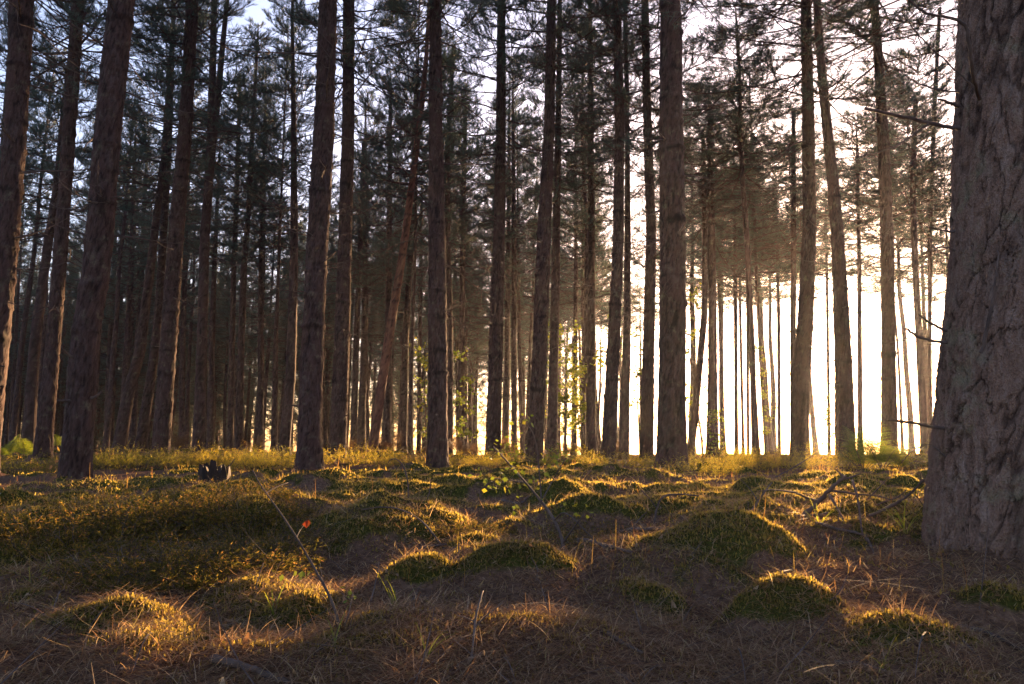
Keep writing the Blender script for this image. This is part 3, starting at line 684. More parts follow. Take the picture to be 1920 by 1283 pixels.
# ------------------------------------------------------------------ ground cover
def scatter(n, d0, d1, amax=0.68, pw=1.0):
    d = d0 * (d1 / d0) ** (rng.random(n) ** pw); a = rng.uniform(-amax, amax, n)
    x = d * np.sin(a); y = d * np.cos(a); return x, y, d
def ribbons(x, y, z, az, el, L, wd, bend, nseg=3):
    n = len(x); t = np.linspace(0, 1, nseg + 1)
    h = np.stack([np.cos(az), np.sin(az)], -1); side = np.stack([-np.sin(az), np.cos(az), np.zeros(n)], -1)
    pts = []; p = np.stack([x, y, z], -1); e = el.copy()
    for k in range(nseg + 1):
        pts.append(p.copy()); dv = np.stack([h[:, 0] * np.cos(e), h[:, 1] * np.cos(e), np.sin(e)], -1); p = p + dv * (L / nseg)[:, None]; e = e + bend / nseg
    V = []
    for k in range(nseg + 1):
        ww = (wd * (1 - 0.75 * t[k]))[:, None] * 0.5; V += [pts[k] - side * ww, pts[k] + side * ww]
    V = np.stack(V, 1)        # n, 2(nseg+1), 3
    m_ = 2 * (nseg + 1); base = np.arange(n)[:, None] * m_
    F4 = np.concatenate([np.stack([base + 2 * k, base + 2 * k + 1, base + 2 * k + 3, base + 2 * k + 2], -1).reshape(-1, 4) for k in range(nseg)])
    return V.reshape(-1, 3), F4, m_
def cover(name, label_kind, x, y, dz, az, el, L, wd, bend, mat, rnd, nseg=3):
    z = ground_h(x, y) + dz
    V, F4, m_ = ribbons(x, y, z, az, el, L, wd, bend, nseg)
    o = link(name, mesh_np(name, V, F4, mat, None, False, {'rnd': np.repeat(rnd, m_)})); tag(o, kind='stuff'); tag(o, *label_kind); return o
n = 190000; x, y, d = scatter(n, 1.1, 9, 0.68)
el = rng.normal(0.1, 0.24, n)
cover('needle_litter', ('fallen brown pine needles strewn over the forest floor', 'litter'), x, y, 0.001 + 0.016 * rng.random(n), rng.uniform(0, 6.28, n), el, rng.uniform(0.025, 0.08, n) * (1 + d * 0.05), (0.0012 + 0.0003 * d) * rng.uniform(0.7, 1.3, n), rng.normal(-0.1, 0.35, n) - el, M_litter, np.clip(rng.normal(0.5, 0.25, n), 0, 0.98))
x, y, d = scatter(520000, 1.1, 15, 0.68); k = rng.random(len(x)) < moss_mask(x, y) ** 1.2; x, y, d = x[k], y[k], d[k]; n = len(x)
cover('moss', ('green moss cushions growing over the hummocks', 'moss'), x, y, -0.002, rng.uniform(0, 6.28, n), rng.uniform(0.6, 1.6, n), rng.uniform(0.005, 0.012, n) * (1 + d * 0.12), (0.0028 + 0.0011 * d) * rng.uniform(0.7, 1.3, n), rng.normal(0, 0.7, n), M_moss, np.clip(rng.normal(0.5, 0.22, n) + 0.25 * vnoise(x * 3, y * 3, 77), 0, 1), 1)
x, y, d = scatter(60000, 3.5, 36, 0.68, 0.7); g = fbm(x * 0.55, y * 0.55, 91, 4); k = rng.random(len(x)) < sstep(0.05, 0.4, g) * sstep(3, 9, d) * 0.7 + 0.04; x, y, d = x[k], y[k], d[k]; n = len(x)
cover('grass', ('dry golden heath grass covering the forest floor', 'grass'), x, y, -0.01, rng.uniform(0, 6.28, n), rng.uniform(0.7, 1.5, n), rng.uniform(0.05, 0.14, n) * (0.6 + 0.022 * d), (0.002 + 0.00055 * d) * rng.uniform(0.7, 1.3, n), -rng.uniform(0.1, 1.3, n), M_grass, np.clip(rng.normal(0.55, 0.28, n), 0, 1))
n = 2200; x, y, d = scatter(n, 1.2, 6)
cover('dead_grass', ('pale curled dead grass blades among the needles', 'grass'), x, y, 0.0, rng.uniform(0, 6.28, n), rng.uniform(0.05, 0.9, n), rng.uniform(0.06, 0.16, n), (0.0013 + 0.0004 * d), -rng.uniform(0.5, 2.6, n), M_litter, rng.uniform(0.5, 1, n), 6)

n = 2600; x, y, d = scatter(n, 2.3, 14); k = rng.random(n) < sstep(-0.25, 0.35, fbm(x * 1.2, y * 1.2, 131, 3)); x, y, d = x[k], y[k], d[k]; n = len(x)
cover('wispy_stems', ('wispy dry stems standing between the hummocks', 'dry stems'), x, y, -0.005, rng.uniform(0, 6.28, n), rng.uniform(0.8, 1.6, n), rng.uniform(0.04, 0.15, n) * (.8 + .03 * d), 0.0007 + 0.00026 * d, rng.normal(-0.7, 1.1, n), M_grass, rng.uniform(0.3, 1, n), 5)
n = 2600; x, y, d = scatter(n, 1.15, 8)
cover('bark_flakes', ('small bark flakes and dry leaf scraps lying on the needles', 'debris'), x, y, 0.006, rng.uniform(0, 6.28, n), rng.normal(0.1, 0.3, n), rng.uniform(0.008, 0.028, n), rng.uniform(0.006, 0.016, n), rng.normal(0, 0.8, n), M_litter, rng.uniform(0.1, 0.95, n), 2)
n = 700; x, y, d = scatter(n, 1.15, 12)
cover('small_twigs', ('thin dark twigs strewn over the needles', 'debris'), x, y, 0.01, rng.uniform(0, 6.28, n), rng.normal(0.15, 0.2, n), rng.uniform(0.06, 0.3, n) * (1 + .06 * d), rng.uniform(0.002, 0.005, n), rng.normal(-0.2, 0.6, n), M_dead, rng.random(n), 5)

# ------------------------------------------------------------------ shrubs, ferns, saplings
def heath_mesh(seed, r, h, mat, ns=170):
    global rng
    rng = np.random.default_rng(seed); T = Tubes(); P, D = [], []
    for _ in range(ns):
        a = rng.uniform(0, 6.28); q = math.sqrt(rng.random()) * r; p0 = np.array([q * math.cos(a), q * math.sin(a), -0.03])
        L = h * rng.uniform(0.6, 1.3) * (1.1 - 0.5 * (q / r) ** 2); out = np.array([math.cos(a), math.sin(a), 0]) * (0.15 + 0.6 * q / r)
        pp = twig_path(p0, unit(np.array([0, 0, 1]) + out + rng.normal(size=3) * 0.2), L, 6, 0, 0.05, 0.1)
        T.tube(pp, np.linspace(0.0022, 0.0009, 7), 3, 0)
        for _k in range(4):
            b = rng.integers(2, 6); ps = twig_path(pp[b], unit(pp[b + 1] - pp[b] + rng.normal(size=3) * 0.45), L * 0.3, 3, 0, 0.1, 0.08)
            m_ = 9; f_ = rng.random(m_) * 2.99; i_ = f_.astype(int); P.append(ps[i_] + (ps[i_ + 1] - ps[i_]) * (f_ - i_)[:, None]); D.append(np.repeat(unit(ps[-1] - ps[0])[None], m_, 0))
        m_ = 14; f_ = 2 + rng.random(m_) * 3.99; i_ = f_.astype(int); P.append(pp[i_] + (pp[i_ + 1] - pp[i_]) * (f_ - i_)[:, None]); D.append(np.repeat(unit(pp[-1] - pp[-3])[None], m_, 0))
    P = np.concatenate(P); D = np.concatenate(D); T.tris(needles(P, D, 0.018, 0.005, 1.0), 1)
    return T.mesh('heather', [M_dead, mat], False)
HE = [heath_mesh(200 + k, 0.34, 0.22, M_heather) for k in range(3)]
GO = [heath_mesh(210 + k, 0.5, 0.36, M_gold_heath) for k in range(3)]
rng = np.random.default_rng(12)
def place_px(px, py, it=8):
    z = 0.0
    for _ in range(it):
        g = on_plane(px, min(py, 1400), min(z, 0.40)); z = 0.5 * z + 0.5 * gz(g[0], g[1])
    return g[0], g[1], gz(g[0], g[1])
HB = [(250, 1085, 1.0, 'darkest heather bush at the front of the left heather patch'), (340, 1080, 1.0, 'heather bush at the front middle of the left patch'), (430, 1065, .9, 'heather bush at the right front of the left patch'),
      (90, 1010, 1.0, 'heather bush at the left end of the left patch'), (180, 1000, 1.1, 'heather bush left of centre in the left patch'), (270, 985, 1.1, 'heather bush in the middle of the left patch'), (360, 985, 1.1, 'heather bush just below the tree stump'),
      (450, 990, 1.0, 'heather bush right of centre in the left patch'), (510, 985, .9, 'heather bush at the right end of the left patch'), (420, 950, 1.0, 'heather bush right in front of the tree stump'), (330, 955, .9, 'heather bush left in front of the tree stump'), (240, 950, .8, 'heather bush right of the foot of the thick plated pine'),
      (1040, 1040, .75, 'reddish heather bush around the foot of the birch seedling'), (1110, 1010, .7, 'heather bush right of the birch seedling'), (950, 1040, .6, 'heather bush left of the birch seedling foot'), (880, 1000, .6, 'low heather bush on the dark hummock near centre')]
for q, (px, py, s, lab) in enumerate(HB):
    x, y, z = place_px(px, py); o = link('heather_bush', HE[q % 3], None, (x, y, z)); s *= 0.66 + 0.025 * y; o.scale = (s * 1.1, s * 1.1, s * random.uniform(0.55, 0.85)); o.rotation_euler = (0, 0, random.uniform(0, 6.28)); tag(o, lab, 'heather', 'heather bushes')
GB = [(30, 872, 'golden heath bush at the left edge'), (196, 878, 'golden heath bush right of the thick plated pine'), (228, 876, 'tallest golden heath bush left of the ringed pine'), (262, 878, 'golden heath bush touching the ringed pine on its left'),
      (335, 874, 'golden heath bush touching the ringed pine on its right'), (375, 872, 'golden heath bush before the forked pine'), (415, 874, 'greenish heath bush above the tree stump'), (455, 874, 'heath bush before the two slender pinkish pines'), (500, 876, 'heath bush left of the dark stout pine'),
      (535, 878, 'heath bush touching the dark stout pine on its left'), (670, 872, 'heath bush before the strongly leaning reddish pine'), (770, 878, 'heath bush left of the straight thick pine'), (870, 876, 'heath bush right of the straight thick pine'), (960, 874, 'heath bush between the two centre pines'),
      (1070, 872, 'heath bush under the yellow birch'), (1190, 878, 'heath bush left of the massive pine'), (1310, 890, 'pale golden heath bush right of the massive pine'), (1350, 880, 'pale golden heath bush before the flared pine'), (1395, 882, 'pale golden heath bush before the dark narrow pine'), (1445, 880, 'pale golden heath bush left of the sun-edged pine'),
      (1545, 880, 'golden heath bush between the two pines at the sun'), (1710, 880, 'golden heath bush right of the bracken clump')]
for q, (px, py, lab) in enumerate(GB):
    x, y, z = place_px(px, py); o = link('heath_bush', GO[q % 3], None, (x, y, z)); s = 0.75 + 0.03 * y; o.scale = (s * random.uniform(.9, 1.4), s, s * random.uniform(0.7, 1.05)); o.rotation_euler = (0, 0, random.uniform(0, 6.28)); tag(o, lab, 'heath bush', 'golden heath bushes under the pines')

def frond(T, az, L, el0, mat=1):
    d = np.array([math.cos(az) * math.cos(el0), math.sin(az) * math.cos(el0), math.sin(el0)])
    pp = twig_path((0, 0, 0), d, L, 14, -0.0, -0.22, 0.02); T.tube(pp, np.linspace(0.006, 0.0015, 15), 4, 0)
    tris = []
    for k in np.linspace(0.25, 1, 20):
        f_ = k * 13.99; i_ = int(f_); b = pp[i_] + (pp[i_ + 1] - pp[i_]) * (f_ - i_); fw = unit(pp[i_ + 1] - pp[i_]); sd_ = unit(np.cross(fw, [0, 0, 1.0])); up_ = np.cross(sd_, fw)
        pl = L * 0.36 * math.sin(math.pi * min(1, (1.02 - k) / 0.74) * 0.55) ** 0.9
        for sg in (-1, 1):
            pd = unit(sd_ * sg + fw * 0.45 + up_ * rng.uniform(-0.15, 0.15)); m_ = max(4, int(pl / 0.018))
            for t in np.linspace(0.05, 1, m_):
                c = b + pd * pl * t - up_ * 0.25 * pl * t * t; l3 = (0.17 * pl * (1 - t) + 0.005); cr = unit(np.cross(pd, up_))
                for s2 in (-1, 1):
                    e = c + (cr * s2 * 0.9 + pd * 0.5) * l3; tris.append([c - pd * 0.004, c + pd * 0.006, e])
    T.tris(np.array(tris), 1)
def fern(px, py, nf, L, lab, mat=None, Y=None):
    if Y: g = at(px, py, Y); x, y = g[0], Y
    else: x, y, _ = place_px(px, py)
    root = thing('bracken_fern', (x, y, gz(x, y) - 0.01), lab, 'fern', 'bracken ferns')
    for k in range(nf):
        T = Tubes(); frond(T, 6.28 * k / nf + random.uniform(-.4, .4), L * random.uniform(.7, 1.1), math.radians(random.uniform(34, 76))); link('frond', T.mesh('frond', [M_dead, mat or M_fern], False), root)
fern(1618, 888, 7, 0.9, 'pale green bracken fern with a tall frond right of the curving pine', None, 11.5)
fern(1655, 890, 8, 0.75, 'bushy green bracken fern in front of the thick straight pine', None, 11.0)
fern(1690, 886, 7, 0.5, 'low bracken fern at the right side of the bracken clump', None, 11.5)
fern(10, 862, 8, 0.7, 'bright bracken fern at the left edge between the pines', None, 17)
fern(45, 862, 7, 0.6, 'bracken fern left of the slim pine', None, 17.5)
fern(105, 858, 6, 0.6, 'bracken fern between the slim and thick plated pines', None, 19)
DRY = [(648, 1196, 26, .07, 'withered reddish-brown tuft at the foot of the bare leaning seedling', M_brownfern)]

for q, (px, Y, lab) in enumerate([(655, 24, 'brown withered bracken right of the pine hugging the stout pine'), (712, 26, 'brown withered bracken right of the strongly leaning pine foot'), (745, 24, 'brown withered bracken left of the very thin dark pole'), (790, 25, 'brown withered bracken just left of the straight thick pine'), (862, 24, 'brown withered bracken right of the straight thick pine'),
                               (890, 28, 'brown withered bracken left of the clean pine foot'), (955, 25, 'brown withered bracken right of the clean pine foot'), (1065, 26, 'brown withered bracken under the yellow birches'), (1095, 25, 'brown withered bracken left of the narrow straight pine'), (335, 26, 'brown withered bracken between ringed and forked pines'), (480, 25, 'brown withered bracken right of the slender pinkish pines'), (1165, 27, 'brown withered bracken behind the leaning centre pine')]):
    g = at(px, 850, Y); root = thing('bracken_fern', (g[0], Y, gz(g[0], Y) - 0.02), lab, 'fern', 'withered bracken at the back')
    for k in range(9):
        T = Tubes(); frond(T, 6.28 * k / 9 + random.uniform(-.4, .4), 0.8 * random.uniform(.6, 1.1), math.radians(random.uniform(30, 80))); link('frond', T.mesh('frond', [M_dead, M_brownfern], False), root)

def leafy(px, py, Y, h, rad_, nl, leaf, lab, cat='birch', name='birch_tree', base=0.0, n_st=1):
    g = at(px, py, Y); z = gz(g[0], Y); root = thing(name, (g[0], Y, z), lab, cat, 'yellow-green young birches')
    T = Tubes(); tips = []
    main = twig_path((0, 0, -0.05), (random.uniform(-.06, .06), 0, 1), h, 10, 0, 0.02, 0.04); T.tube(main, np.linspace(0.006 * h + 0.004, 0.004, 11), 6)
    for _ in range(int(10 + h * 5)):
        k = rng.integers(2, 10) ; az = rng.uniform(0, 6.28)
        ps = twig_path(main[k], unit(np.array([math.cos(az), math.sin(az), rng.uniform(0, .8)])), rad_ * rng.uniform(.5, 1.1), 6, 0.02, 0.0, 0.1); T.tube(ps, np.linspace(0.006, 0.002, 7), 3)
        if ps[-1][2] > base: tips.append(ps)
    link('stem', T.mesh('stem', [M_dead]), root)
    L = Tubes(); A_ = np.concatenate([t[2:] for t in tips]); c = A_[rng.integers(0, len(A_), nl)] + rng.normal(size=(nl, 3)) * 0.07
    a = rand_unit(nl); a[:, 2] = -abs(a[:, 2]) * 0.7; a = unit(a); b = unit(np.cross(a, rand_unit(nl))); ln = leaf * rng.uniform(.7, 1.3, (nl, 1))
    L.quads(np.stack([c, c + a * ln * .45 + b * ln * .38, c + a * ln, c + a * ln * .45 - b * ln * .38], 1), 0)
    link('foliage', L.mesh('foliage', [M_birch], False), root)
leafy(1062, 858, 25, 4.6, 0.75, 900, 0.10, 'yellow-leaved young birch right of the pine behind the seedling')
leafy(1092, 858, 27, 4.0, 0.8, 800, 0.10, 'yellow-leaved young birch left of the narrow straight pine')
leafy(1118, 858, 23.0, 4.6, 0.4, 330, 0.09, 'slender young birch hugging the narrow straight pine, with high yellow leaves', base=2.4)
leafy(880, 857, 27, 3.8, 0.6, 420, 0.11, 'young birch with drooping yellow leaves left of the clean pine')
leafy(797, 857, 27, 4.2, 0.6, 380, 0.11, 'young birch half hidden left of the straight thick pine')
leafy(1318, 860, 25.0, 5.6, 0.6, 500, 0.10, 'young birch among the bent and flared pines')
leafy(1345, 862, 22.0, 1.6, 0.4, 220, 0.08, 'small birch bush at the foot of the flared pine')
leafy(1200, 862, 26, 4.6, 0.5, 260, 0.11, 'young birch seen left of the massive pine')
leafy(1556, 860, 30, 2.4, 0.3, 260, 0.09, 'young birch glowing in the glare between the two sun pines')
leafy(1436, 862, 31, 4.6, 0.35, 350, 0.09, 'young birch on the thin pale pine in the clearing')
leafy(960, 868, 15, 0.5, 0.25, 60, 0.06, 'little birch bush between the two centre pines')
leafy(1046, 868, 14, 0.5, 0.25, 60, 0.06, 'little birch bush right of the pine behind the seedling')

def px_path(pp, Y0, Y1=None, base=None):
    n = len(pp); Y1 = Y0 if Y1 is None else Y1
    q = np.array([at(a, b, Y0 + (Y1 - Y0) * k / max(1, n - 1)) for k, (a, b) in enumerate(pp)])
    t_ = np.linspace(0, n - 1, (n - 1) * 5 + 1); q = np.stack([np.interp(t_, np.arange(n), q[:, i_]) for i_ in range(3)], -1)
    if len(q) > 8:
        qq = np.stack([np.convolve(np.pad(q[:, i_], 2, mode='edge'), np.ones(5) / 5, 'valid') for i_ in range(3)], -1); qq[0] = q[0]; qq[-1] = q[-1]; q = qq
    return q
def leaf_quads(c, ln):
    n = len(c); a = rand_unit(n); a[:, 2] = -abs(a[:, 2]) * 0.5; a = unit(a); b = unit(np.cross(a, rand_unit(n))); ln = ln * rng.uniform(.7, 1.3, (n, 1))
    return np.stack([c, c + a * ln * .45 + b * ln * .4, c + a * ln, c + a * ln * .45 - b * ln * .4], 1)
# birch seedling in the centre
x0, y0, z0 = place_px(1056, 1046); root = thing('birch_seedling', (x0, y0, z0), 'wiry birch seedling with bright yellow-green leaves in the centre', 'seedling')
o_ = np.array(root.location); T = Tubes()
st = [([(1056, 1048), (1056, 1015), (1040, 975), (1015, 940), (985, 905), (955, 870), (925, 838)], 5, 0, .25), ([(1056, 1018), (1075, 990), (1095, 965)], 3, 0, -.1), ([(1015, 940), (1012, 890), (1005, 820), (985, 790)], 2.5, .1, .2), ([(985, 905), (950, 900), (915, 895)], 2, .2, .3),
      ([(1040, 975), (1060, 955), (1110, 1010), (1150, 1040)], 2.5, .05, -.1), ([(1015, 940), (1040, 895), (1060, 860)], 2, .1, .2)]
ends = []
for (pp, wd, a, b) in st:
    q = px_path(pp, y0 + a, y0 + b) - o_; T.tube(q, np.linspace(wd, wd * .45, len(q)) * .75 * y0 / F, 5); ends.append(q)
link('stem', T.mesh('stem', [M_dead]), root)
cl = [(930, 905, 9), (950, 900, 9), (915, 890, 7), (965, 885, 6), (1000, 905, 4), (1018, 880, 5), (1035, 863, 7), (985, 790, 7), (950, 830, 4), (985, 840, 4), (940, 860, 5), (925, 835, 4), (1015, 920, 4), (1055, 860, 4), (1060, 955, 3), (960, 955, 4), (1095, 950, 3)]
C_ = np.concatenate([np.array([at(a + rng.normal() * 15, b + rng.normal() * 11, y0 + rng.normal() * .08 + .1) for _ in range(int(n_ * 1.7))]) for a, b, n_ in cl]) - o_
L = Tubes(); L.quads(leaf_quads(C_, 0.019), 0); link('foliage', L.mesh('foliage', [M_birch], False), root)
# leaning bare seedling with one red leaf
x0, y0, z0 = place_px(640, 1188); root = thing('bare_seedling', (x0, y0, z0), 'bare leaning seedling with a single red leaf, left of centre', 'seedling'); o_ = np.array(root.location)
T = Tubes()
for (pp, wd) in [([(640, 1190), (628, 1140), (612, 1105), (595, 1075), (575, 1040), (556, 1008), (535, 975), (510, 940), (485, 905), (474, 882)], 6), ([(556, 1008), (562, 995), (570, 985)], 2), ([(612, 1105), (603, 1080), (600, 1055)], 2), ([(498, 925), (520, 912), (540, 905)], 2), ([(640, 1188), (655, 1150), (662, 1110)], 3), ([(638, 1170), (600, 1185), (580, 1190)], 2.5)]:
    q = px_path(pp, y0, y0 + .1) - o_; T.tube(q, np.linspace(wd, wd * .4, len(q)) * .5 * y0 / F, 5)
link('stem', T.mesh('stem', [M_dead]), root)
L = Tubes(); c = at(572, 978, y0) - o_; L.quads(np.array([[c, c + [.007, 0, .004], c + [.003, .003, -.014], c + [-.006, 0, -.006]], [c, c + [.007, 0, .004], c + [.010, .008, -.004], c + [.003, .003, -.014]]]), 0); link('red_leaf', L.mesh('red_leaf', [M_redleaf], False), root)
c = np.array([at(565 + rng.normal() * 12, 1078 + rng.normal() * 4, y0 + rng.normal() * .03) for _ in range(7)] + [at(655 + rng.normal() * 10, 1112 + rng.normal() * 6, y0) for _ in range(7)]) - o_
L = Tubes(); L.quads(leaf_quads(c, .013), 0); link('foliage', L.mesh('foliage', [M_birch], False), root)

# fallen sticks
def stick(name, pp, wpx, lab, Y=None, Y1=None, cat='branch', subs=(), mat=None, lift=0.006):
    """pp in photo pixels; without Y each point lies on the ground"""
    if Y is None:
        q = np.array([place_px(a, b) for a, b in pp]); n = len(q); t_ = np.linspace(0, n - 1, (n - 1) * 6 + 1); q = np.stack([np.interp(t_, np.arange(n), q[:, i_]) for i_ in range(3)], -1); r = wpx * .5 * q[0][1] / F
        q[:, 2] = np.maximum(q[:, 2], ground_h(q[:, 0], q[:, 1])) + r * 0.5 + lift
        q[:, 2] = np.convolve(np.pad(q[:, 2], 2, mode='edge'), np.ones(5) / 5, 'valid')
    else:
        q = px_path(pp, Y, Y1); r = wpx * .5 * Y / F
    q = q + rng.normal(size=q.shape) * r * 0.12; b = q[0].copy()
    T = Tubes(); rr_ = np.linspace(r, r * .55, len(q)) * (1 + .12 * rng.normal(size=len(q))); T.tube(q - b, rr_, 9)
    for _ in range(len(subs) if subs else 0):
        pass
    for (fr, dx, dz_, l) in subs:
        k = int(fr * (len(q) - 1)); ps = twig_path(q[k] - b, unit(np.array([dx, rng.uniform(-.4, .4), dz_])), l, 5, 0, 0, .12); T.tube(ps, np.linspace(r * .5, r * .2, 6), 5)
    o = link(name, T.mesh(name, [mat or M_dead]), None, b); tag(o, lab, cat); return o
yb = place_px(1505, 975)[1]
stick('fallen_branch', [(1495, 980), (1520, 955), (1545, 930), (1570, 905), (1586, 892)], 10, 'thick dead branch slanting up out of the brushwood before the sun-edged pine', yb, yb, subs=[(.95, -.5, .8, .05), (.9, 1, .1, .08), (.6, 1, -.2, .3), (.4, -1, .4, .25)])
stick('fallen_branch', [(1470, 970), (1540, 968), (1600, 962), (1650, 948), (1672, 938)], 9, 'long dead branch lying right across the brushwood heap', yb, yb + .3, subs=[(.5, .5, .9, .2), (.7, .8, .5, .2)])
stick('fallen_branch', [(1630, 968), (1680, 945), (1715, 920), (1728, 903), (1740, 897)], 6, 'curved dead branch arching up towards the great foreground trunk', yb - .2, yb - .3)
stick('fallen_branch', [(1400, 975), (1420, 940), (1447, 905)], 5, 'thin dark branch slanting up from the mossy mound top', yb, yb + .2, subs=[(.5, -.4, .9, .12)])
stick('fallen_branch', [(1555, 928), (1575, 960), (1590, 1000), (1590, 1010)], 5, 'thin dead branch bending down from the thick slanting branch', yb - .1, yb - .4)
stick('fallen_branch', [(1598, 900), (1610, 940), (1615, 1000), (1630, 1020)], 4, 'wiry upright dead twig right of the thick slanting branch', yb - .1, yb - .5)
stick('fallen_branch', [(1530, 985), (1580, 1000), (1625, 1025), (1640, 1030)], 6, 'dead branch lying low in front of the brushwood heap')
stick('fallen_branch', [(1445, 900), (1500, 870), (1530, 850)], 3, 'fine twig standing in the tree shadow at the sun-edged pine', 9, 9.3)
stick('fallen_branch', [(398, 1246), (440, 1256), (485, 1270), (540, 1292)], 17, 'thick grey-purple stick at the bottom edge left of centre')
stick('fallen_branch', [(1138, 1194), (1165, 1212), (1205, 1234)], 9, 'short brown stick at the bottom, right of centre')
stick('fallen_branch', [(1160, 1001), (1210, 999), (1262, 996)], 8, 'straight dead stick lying left of the large mossy mound', subs=[(.3, .5, .4, .1)])
stick('fallen_branch', [(1085, 1018), (1130, 1030), (1185, 1043)], 8, 'dead stick lying right of the seedling foot')
stick('fallen_branch', [(940, 945), (975, 936), (1000, 932)], 6, 'short dead stick lying behind the seedling')
stick('fallen_branch', [(780, 1040), (810, 1030), (838, 1026)], 7, 'dead stick where the arching bramble meets the ridge')
stick('fallen_branch', [(1790, 1180), (1850, 1192), (1920, 1228)], 9, 'dark stick running off the right edge in the foreground')
stick('fallen_branch', [(1565, 1250), (1610, 1252), (1662, 1268)], 8, 'dark stick lying behind the bright green grass tuft at lower right')
stick('fallen_branch', [(590, 1235), (625, 1205), (650, 1190)], 5, 'thin grey stick below the withered brown fern')
y5 = place_px(880, 1262)[1]
stick('withered_plant', [(878, 1268), (886, 1220), (890, 1165), (900, 1125), (906, 1108)], 6, 'upright dead stem standing in front of the twin mossy ridge', y5, y5 + .25, 'stem', [(.2, -.6, .7, .05), (.45, .6, .6, .08), (.5, -.5, .3, .04)])
y7 = place_px(830, 1032)[1]
stick('bramble_stem', [(838, 1036), (815, 1005), (790, 975), (755, 955), (720, 950), (680, 955), (640, 972)], 4, 'arching bare bramble stem left of the dark hummock', y7, y7 + .3, 'stem')
y8 = place_px(766, 938)[1]
stick('withered_plant', [(765, 940), (766, 910), (760, 880), (748, 862), (735, 860), (727, 868)], 3.5, 'hooked dead stem left of the straight thick pine', y8, y8, 'stem')
stick('withered_plant', [(800, 942), (806, 920), (808, 898)], 3, 'short upright dead stem before the straight thick pine', y8 - .2, y8 - .2, 'stem')
y9 = place_px(1228, 990)[1]
stick('bramble_stem', [(1225, 992), (1230, 960), (1238, 932), (1265, 926), (1310, 930)], 5, 'bent bramble stem left of the large mossy mound', y9, y9, 'stem', [(.3, -.6, .6, .2)])
stick('bramble_stem', [(1210, 905), (1240, 897), (1280, 895), (1330, 910)], 3, 'arching bramble stem at the foot of the massive pine', 8.5, 8.5, 'stem')
for q, (px, py, hpx, lab) in enumerate([(150, 905, 50, 'bare twig standing before the thick plated pine at left'), (430, 900, 40, 'pale bleached twig standing beside the stump'), (545, 935, 45, 'bare twig left of the moss lump'), (1005, 1090, 45, 'bare twig sticking out of the right mossy ridge'), (1570, 990, 60, 'bare twig in the middle of the brushwood'), (480, 1115, 60, 'bare twig left of the leaning seedling'), (860, 1060, 40, 'bare twig between the humps of the twin mossy ridge'), (1400, 1000, 60, 'curled twig on the large mossy mound')]):
    yq = place_px(px, py)[1]; stick('dead_twig', [(px, py), (px + random.uniform(-8, 8), py - hpx * .5), (px + random.uniform(-15, 15), py - hpx)], 2.5, lab, yq, yq + .05, 'twig', [(.5, random.choice([-1, 1]) * .7, .6, .03 * yq * .5)])

# grass tufts seen singly
for q, (px, py, nb, L, lab, *gm) in enumerate(DRY + [(1655, 1258, 4, .085, 'bright green grass tuft at lower right'), (1605, 1220, 5, .06, 'small grass tuft left of the bright lit moss ridge'), (745, 1145, 6, .1, 'long-bladed grass tuft below the left mossy ridge'), (625, 1215, 5, .09, 'grass tuft below the withered brown fern'), (515, 1165, 6, .08, 'curled grass tuft on the small moss hump left of the seedling'),
                                          (195, 1085, 5, .1, 'pale grass tuft in the lit strip at left'), (1535, 985, 7, .13, 'yellow grass tuft in the brushwood heap'), (1700, 1000, 8, .12, 'green grass tuft beside the great foreground trunk'), (65, 1090, 4, .12, 'arching grass tuft at the left edge'), (800, 1240, 4, .09, 'thin grass tuft at the bottom near centre')]):
    x, y, z = place_px(px, py); n = nb; az = rng.uniform(0, 6.28, n)
    V, F4, m_ = ribbons(np.zeros(n) + rng.normal(size=n) * .004, rng.normal(size=n) * .004, np.full(n, -.005), az, rng.uniform(.8, 1.45, n), L * rng.uniform(.7, 1.3, n), np.full(n, .0032 + .0006 * y), -rng.uniform(.1, 1.5, n), 7)
    o = link('grass_tuft', mesh_np('grass_tuft', V, F4, gm[0] if gm else M_green_grass, None, False, {'rnd': np.repeat(rng.random(n), m_)}), None, (x, y, z)); tag(o, lab, 'grass tuft', 'grass tufts')

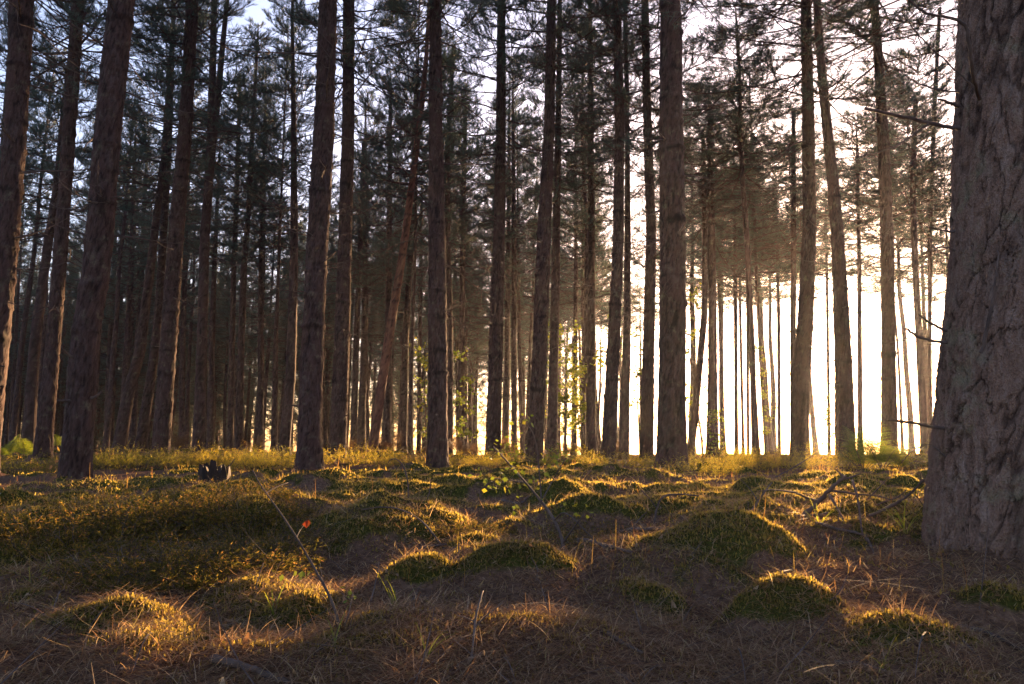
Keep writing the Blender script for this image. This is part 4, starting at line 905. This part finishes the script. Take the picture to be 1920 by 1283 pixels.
# stump
x, y, z = place_px(400, 925)
m_, nt, p = new_mat('rotten_wood'); nt.links.new(ramp(nt, [(0.35, (0.01, 0.007, 0.006)), (0.7, (0.036, 0.022, 0.017))], noise(nt, 18, 5, coords(nt, (1, 1, .2)))), p.inputs['Base Color']); M_stump = m_
sr = 27 * y / F; hh = 56 * y / F; zz = np.linspace(-.15, hh, 40); seg = 72; th = np.arange(seg) * 2 * math.pi / seg
Tt, Z = np.meshgrid(th, zz); jag = -0.9 * hh * np.abs(fbm(Tt / (2 * math.pi) * 19, Tt * 0, 5, 3, 19)) + 0.25 * hh * fbm(Tt / (2 * math.pi) * 5, Tt * 0, 16, 2, 5); Zz = Z + jag * sstep(.3 * hh, hh, Z)
Rr = sr * (1 + .22 * np.exp(-np.maximum(Z, 0) / .05)) * (1 + .16 * fbm(Tt / (2 * math.pi) * 9, Z * 4, 6, 3, 9)); ncap = 8
rows = [np.stack([Rr * np.cos(Tt), Rr * np.sin(Tt), Zz], -1)]
for k in range(1, ncap + 1):
    s = 1 - k / ncap; rows.append(np.stack([Rr[-1] * s * np.cos(th), Rr[-1] * s * np.sin(th), Zz[-1] * s + hh * .55 * (1 - s) + .02 * vnoise(th * 3, th * 0 + k, 8) * s], -1)[None])
V = np.concatenate(rows); nrw = len(V); i = np.arange(nrw - 1)[:, None] * seg; j = np.arange(seg)[None, :]; j2 = (j + 1) % seg
o = link('tree_stump', mesh_np('tree_stump', V.reshape(-1, 3), np.stack([i + j, i + j2, i + seg + j2, i + seg + j], -1).reshape(-1, 4), M_stump), None, (x, y, z)); tag(o, 'dark rotten tree stump with a jagged top in the heather at left', 'stump')

# ------------------------------------------------------------------ haze
m = bpy.data.materials.new('haze_air'); m.use_nodes = True; nt = m.node_tree; nt.nodes.remove(nt.nodes['Principled BSDF'])
pv = nt.nodes.new('ShaderNodeVolumePrincipled'); pv.inputs['Color'].default_value = (0.93, 0.93, 1, 1); pv.inputs['Density'].default_value = 0.00027; pv.inputs['Anisotropy'].default_value = 0.66
nt.links.new(pv.outputs[0], nt.nodes['Material Output'].inputs['Volume'])
x0, x1, y0, y1, z0, z1 = -120, 120, -120, 120, -17, 24
V = np.array([(x, y, z) for z in (z0, z1) for y in (y0, y1) for x in (x0, x1)], float)
o = link('haze', mesh_np('haze', V, np.array([(0, 2, 3, 1), (4, 5, 7, 6), (0, 1, 5, 4), (2, 6, 7, 3), (0, 4, 6, 2), (1, 3, 7, 5)]), m, None, False)); tag(o, kind='stuff')
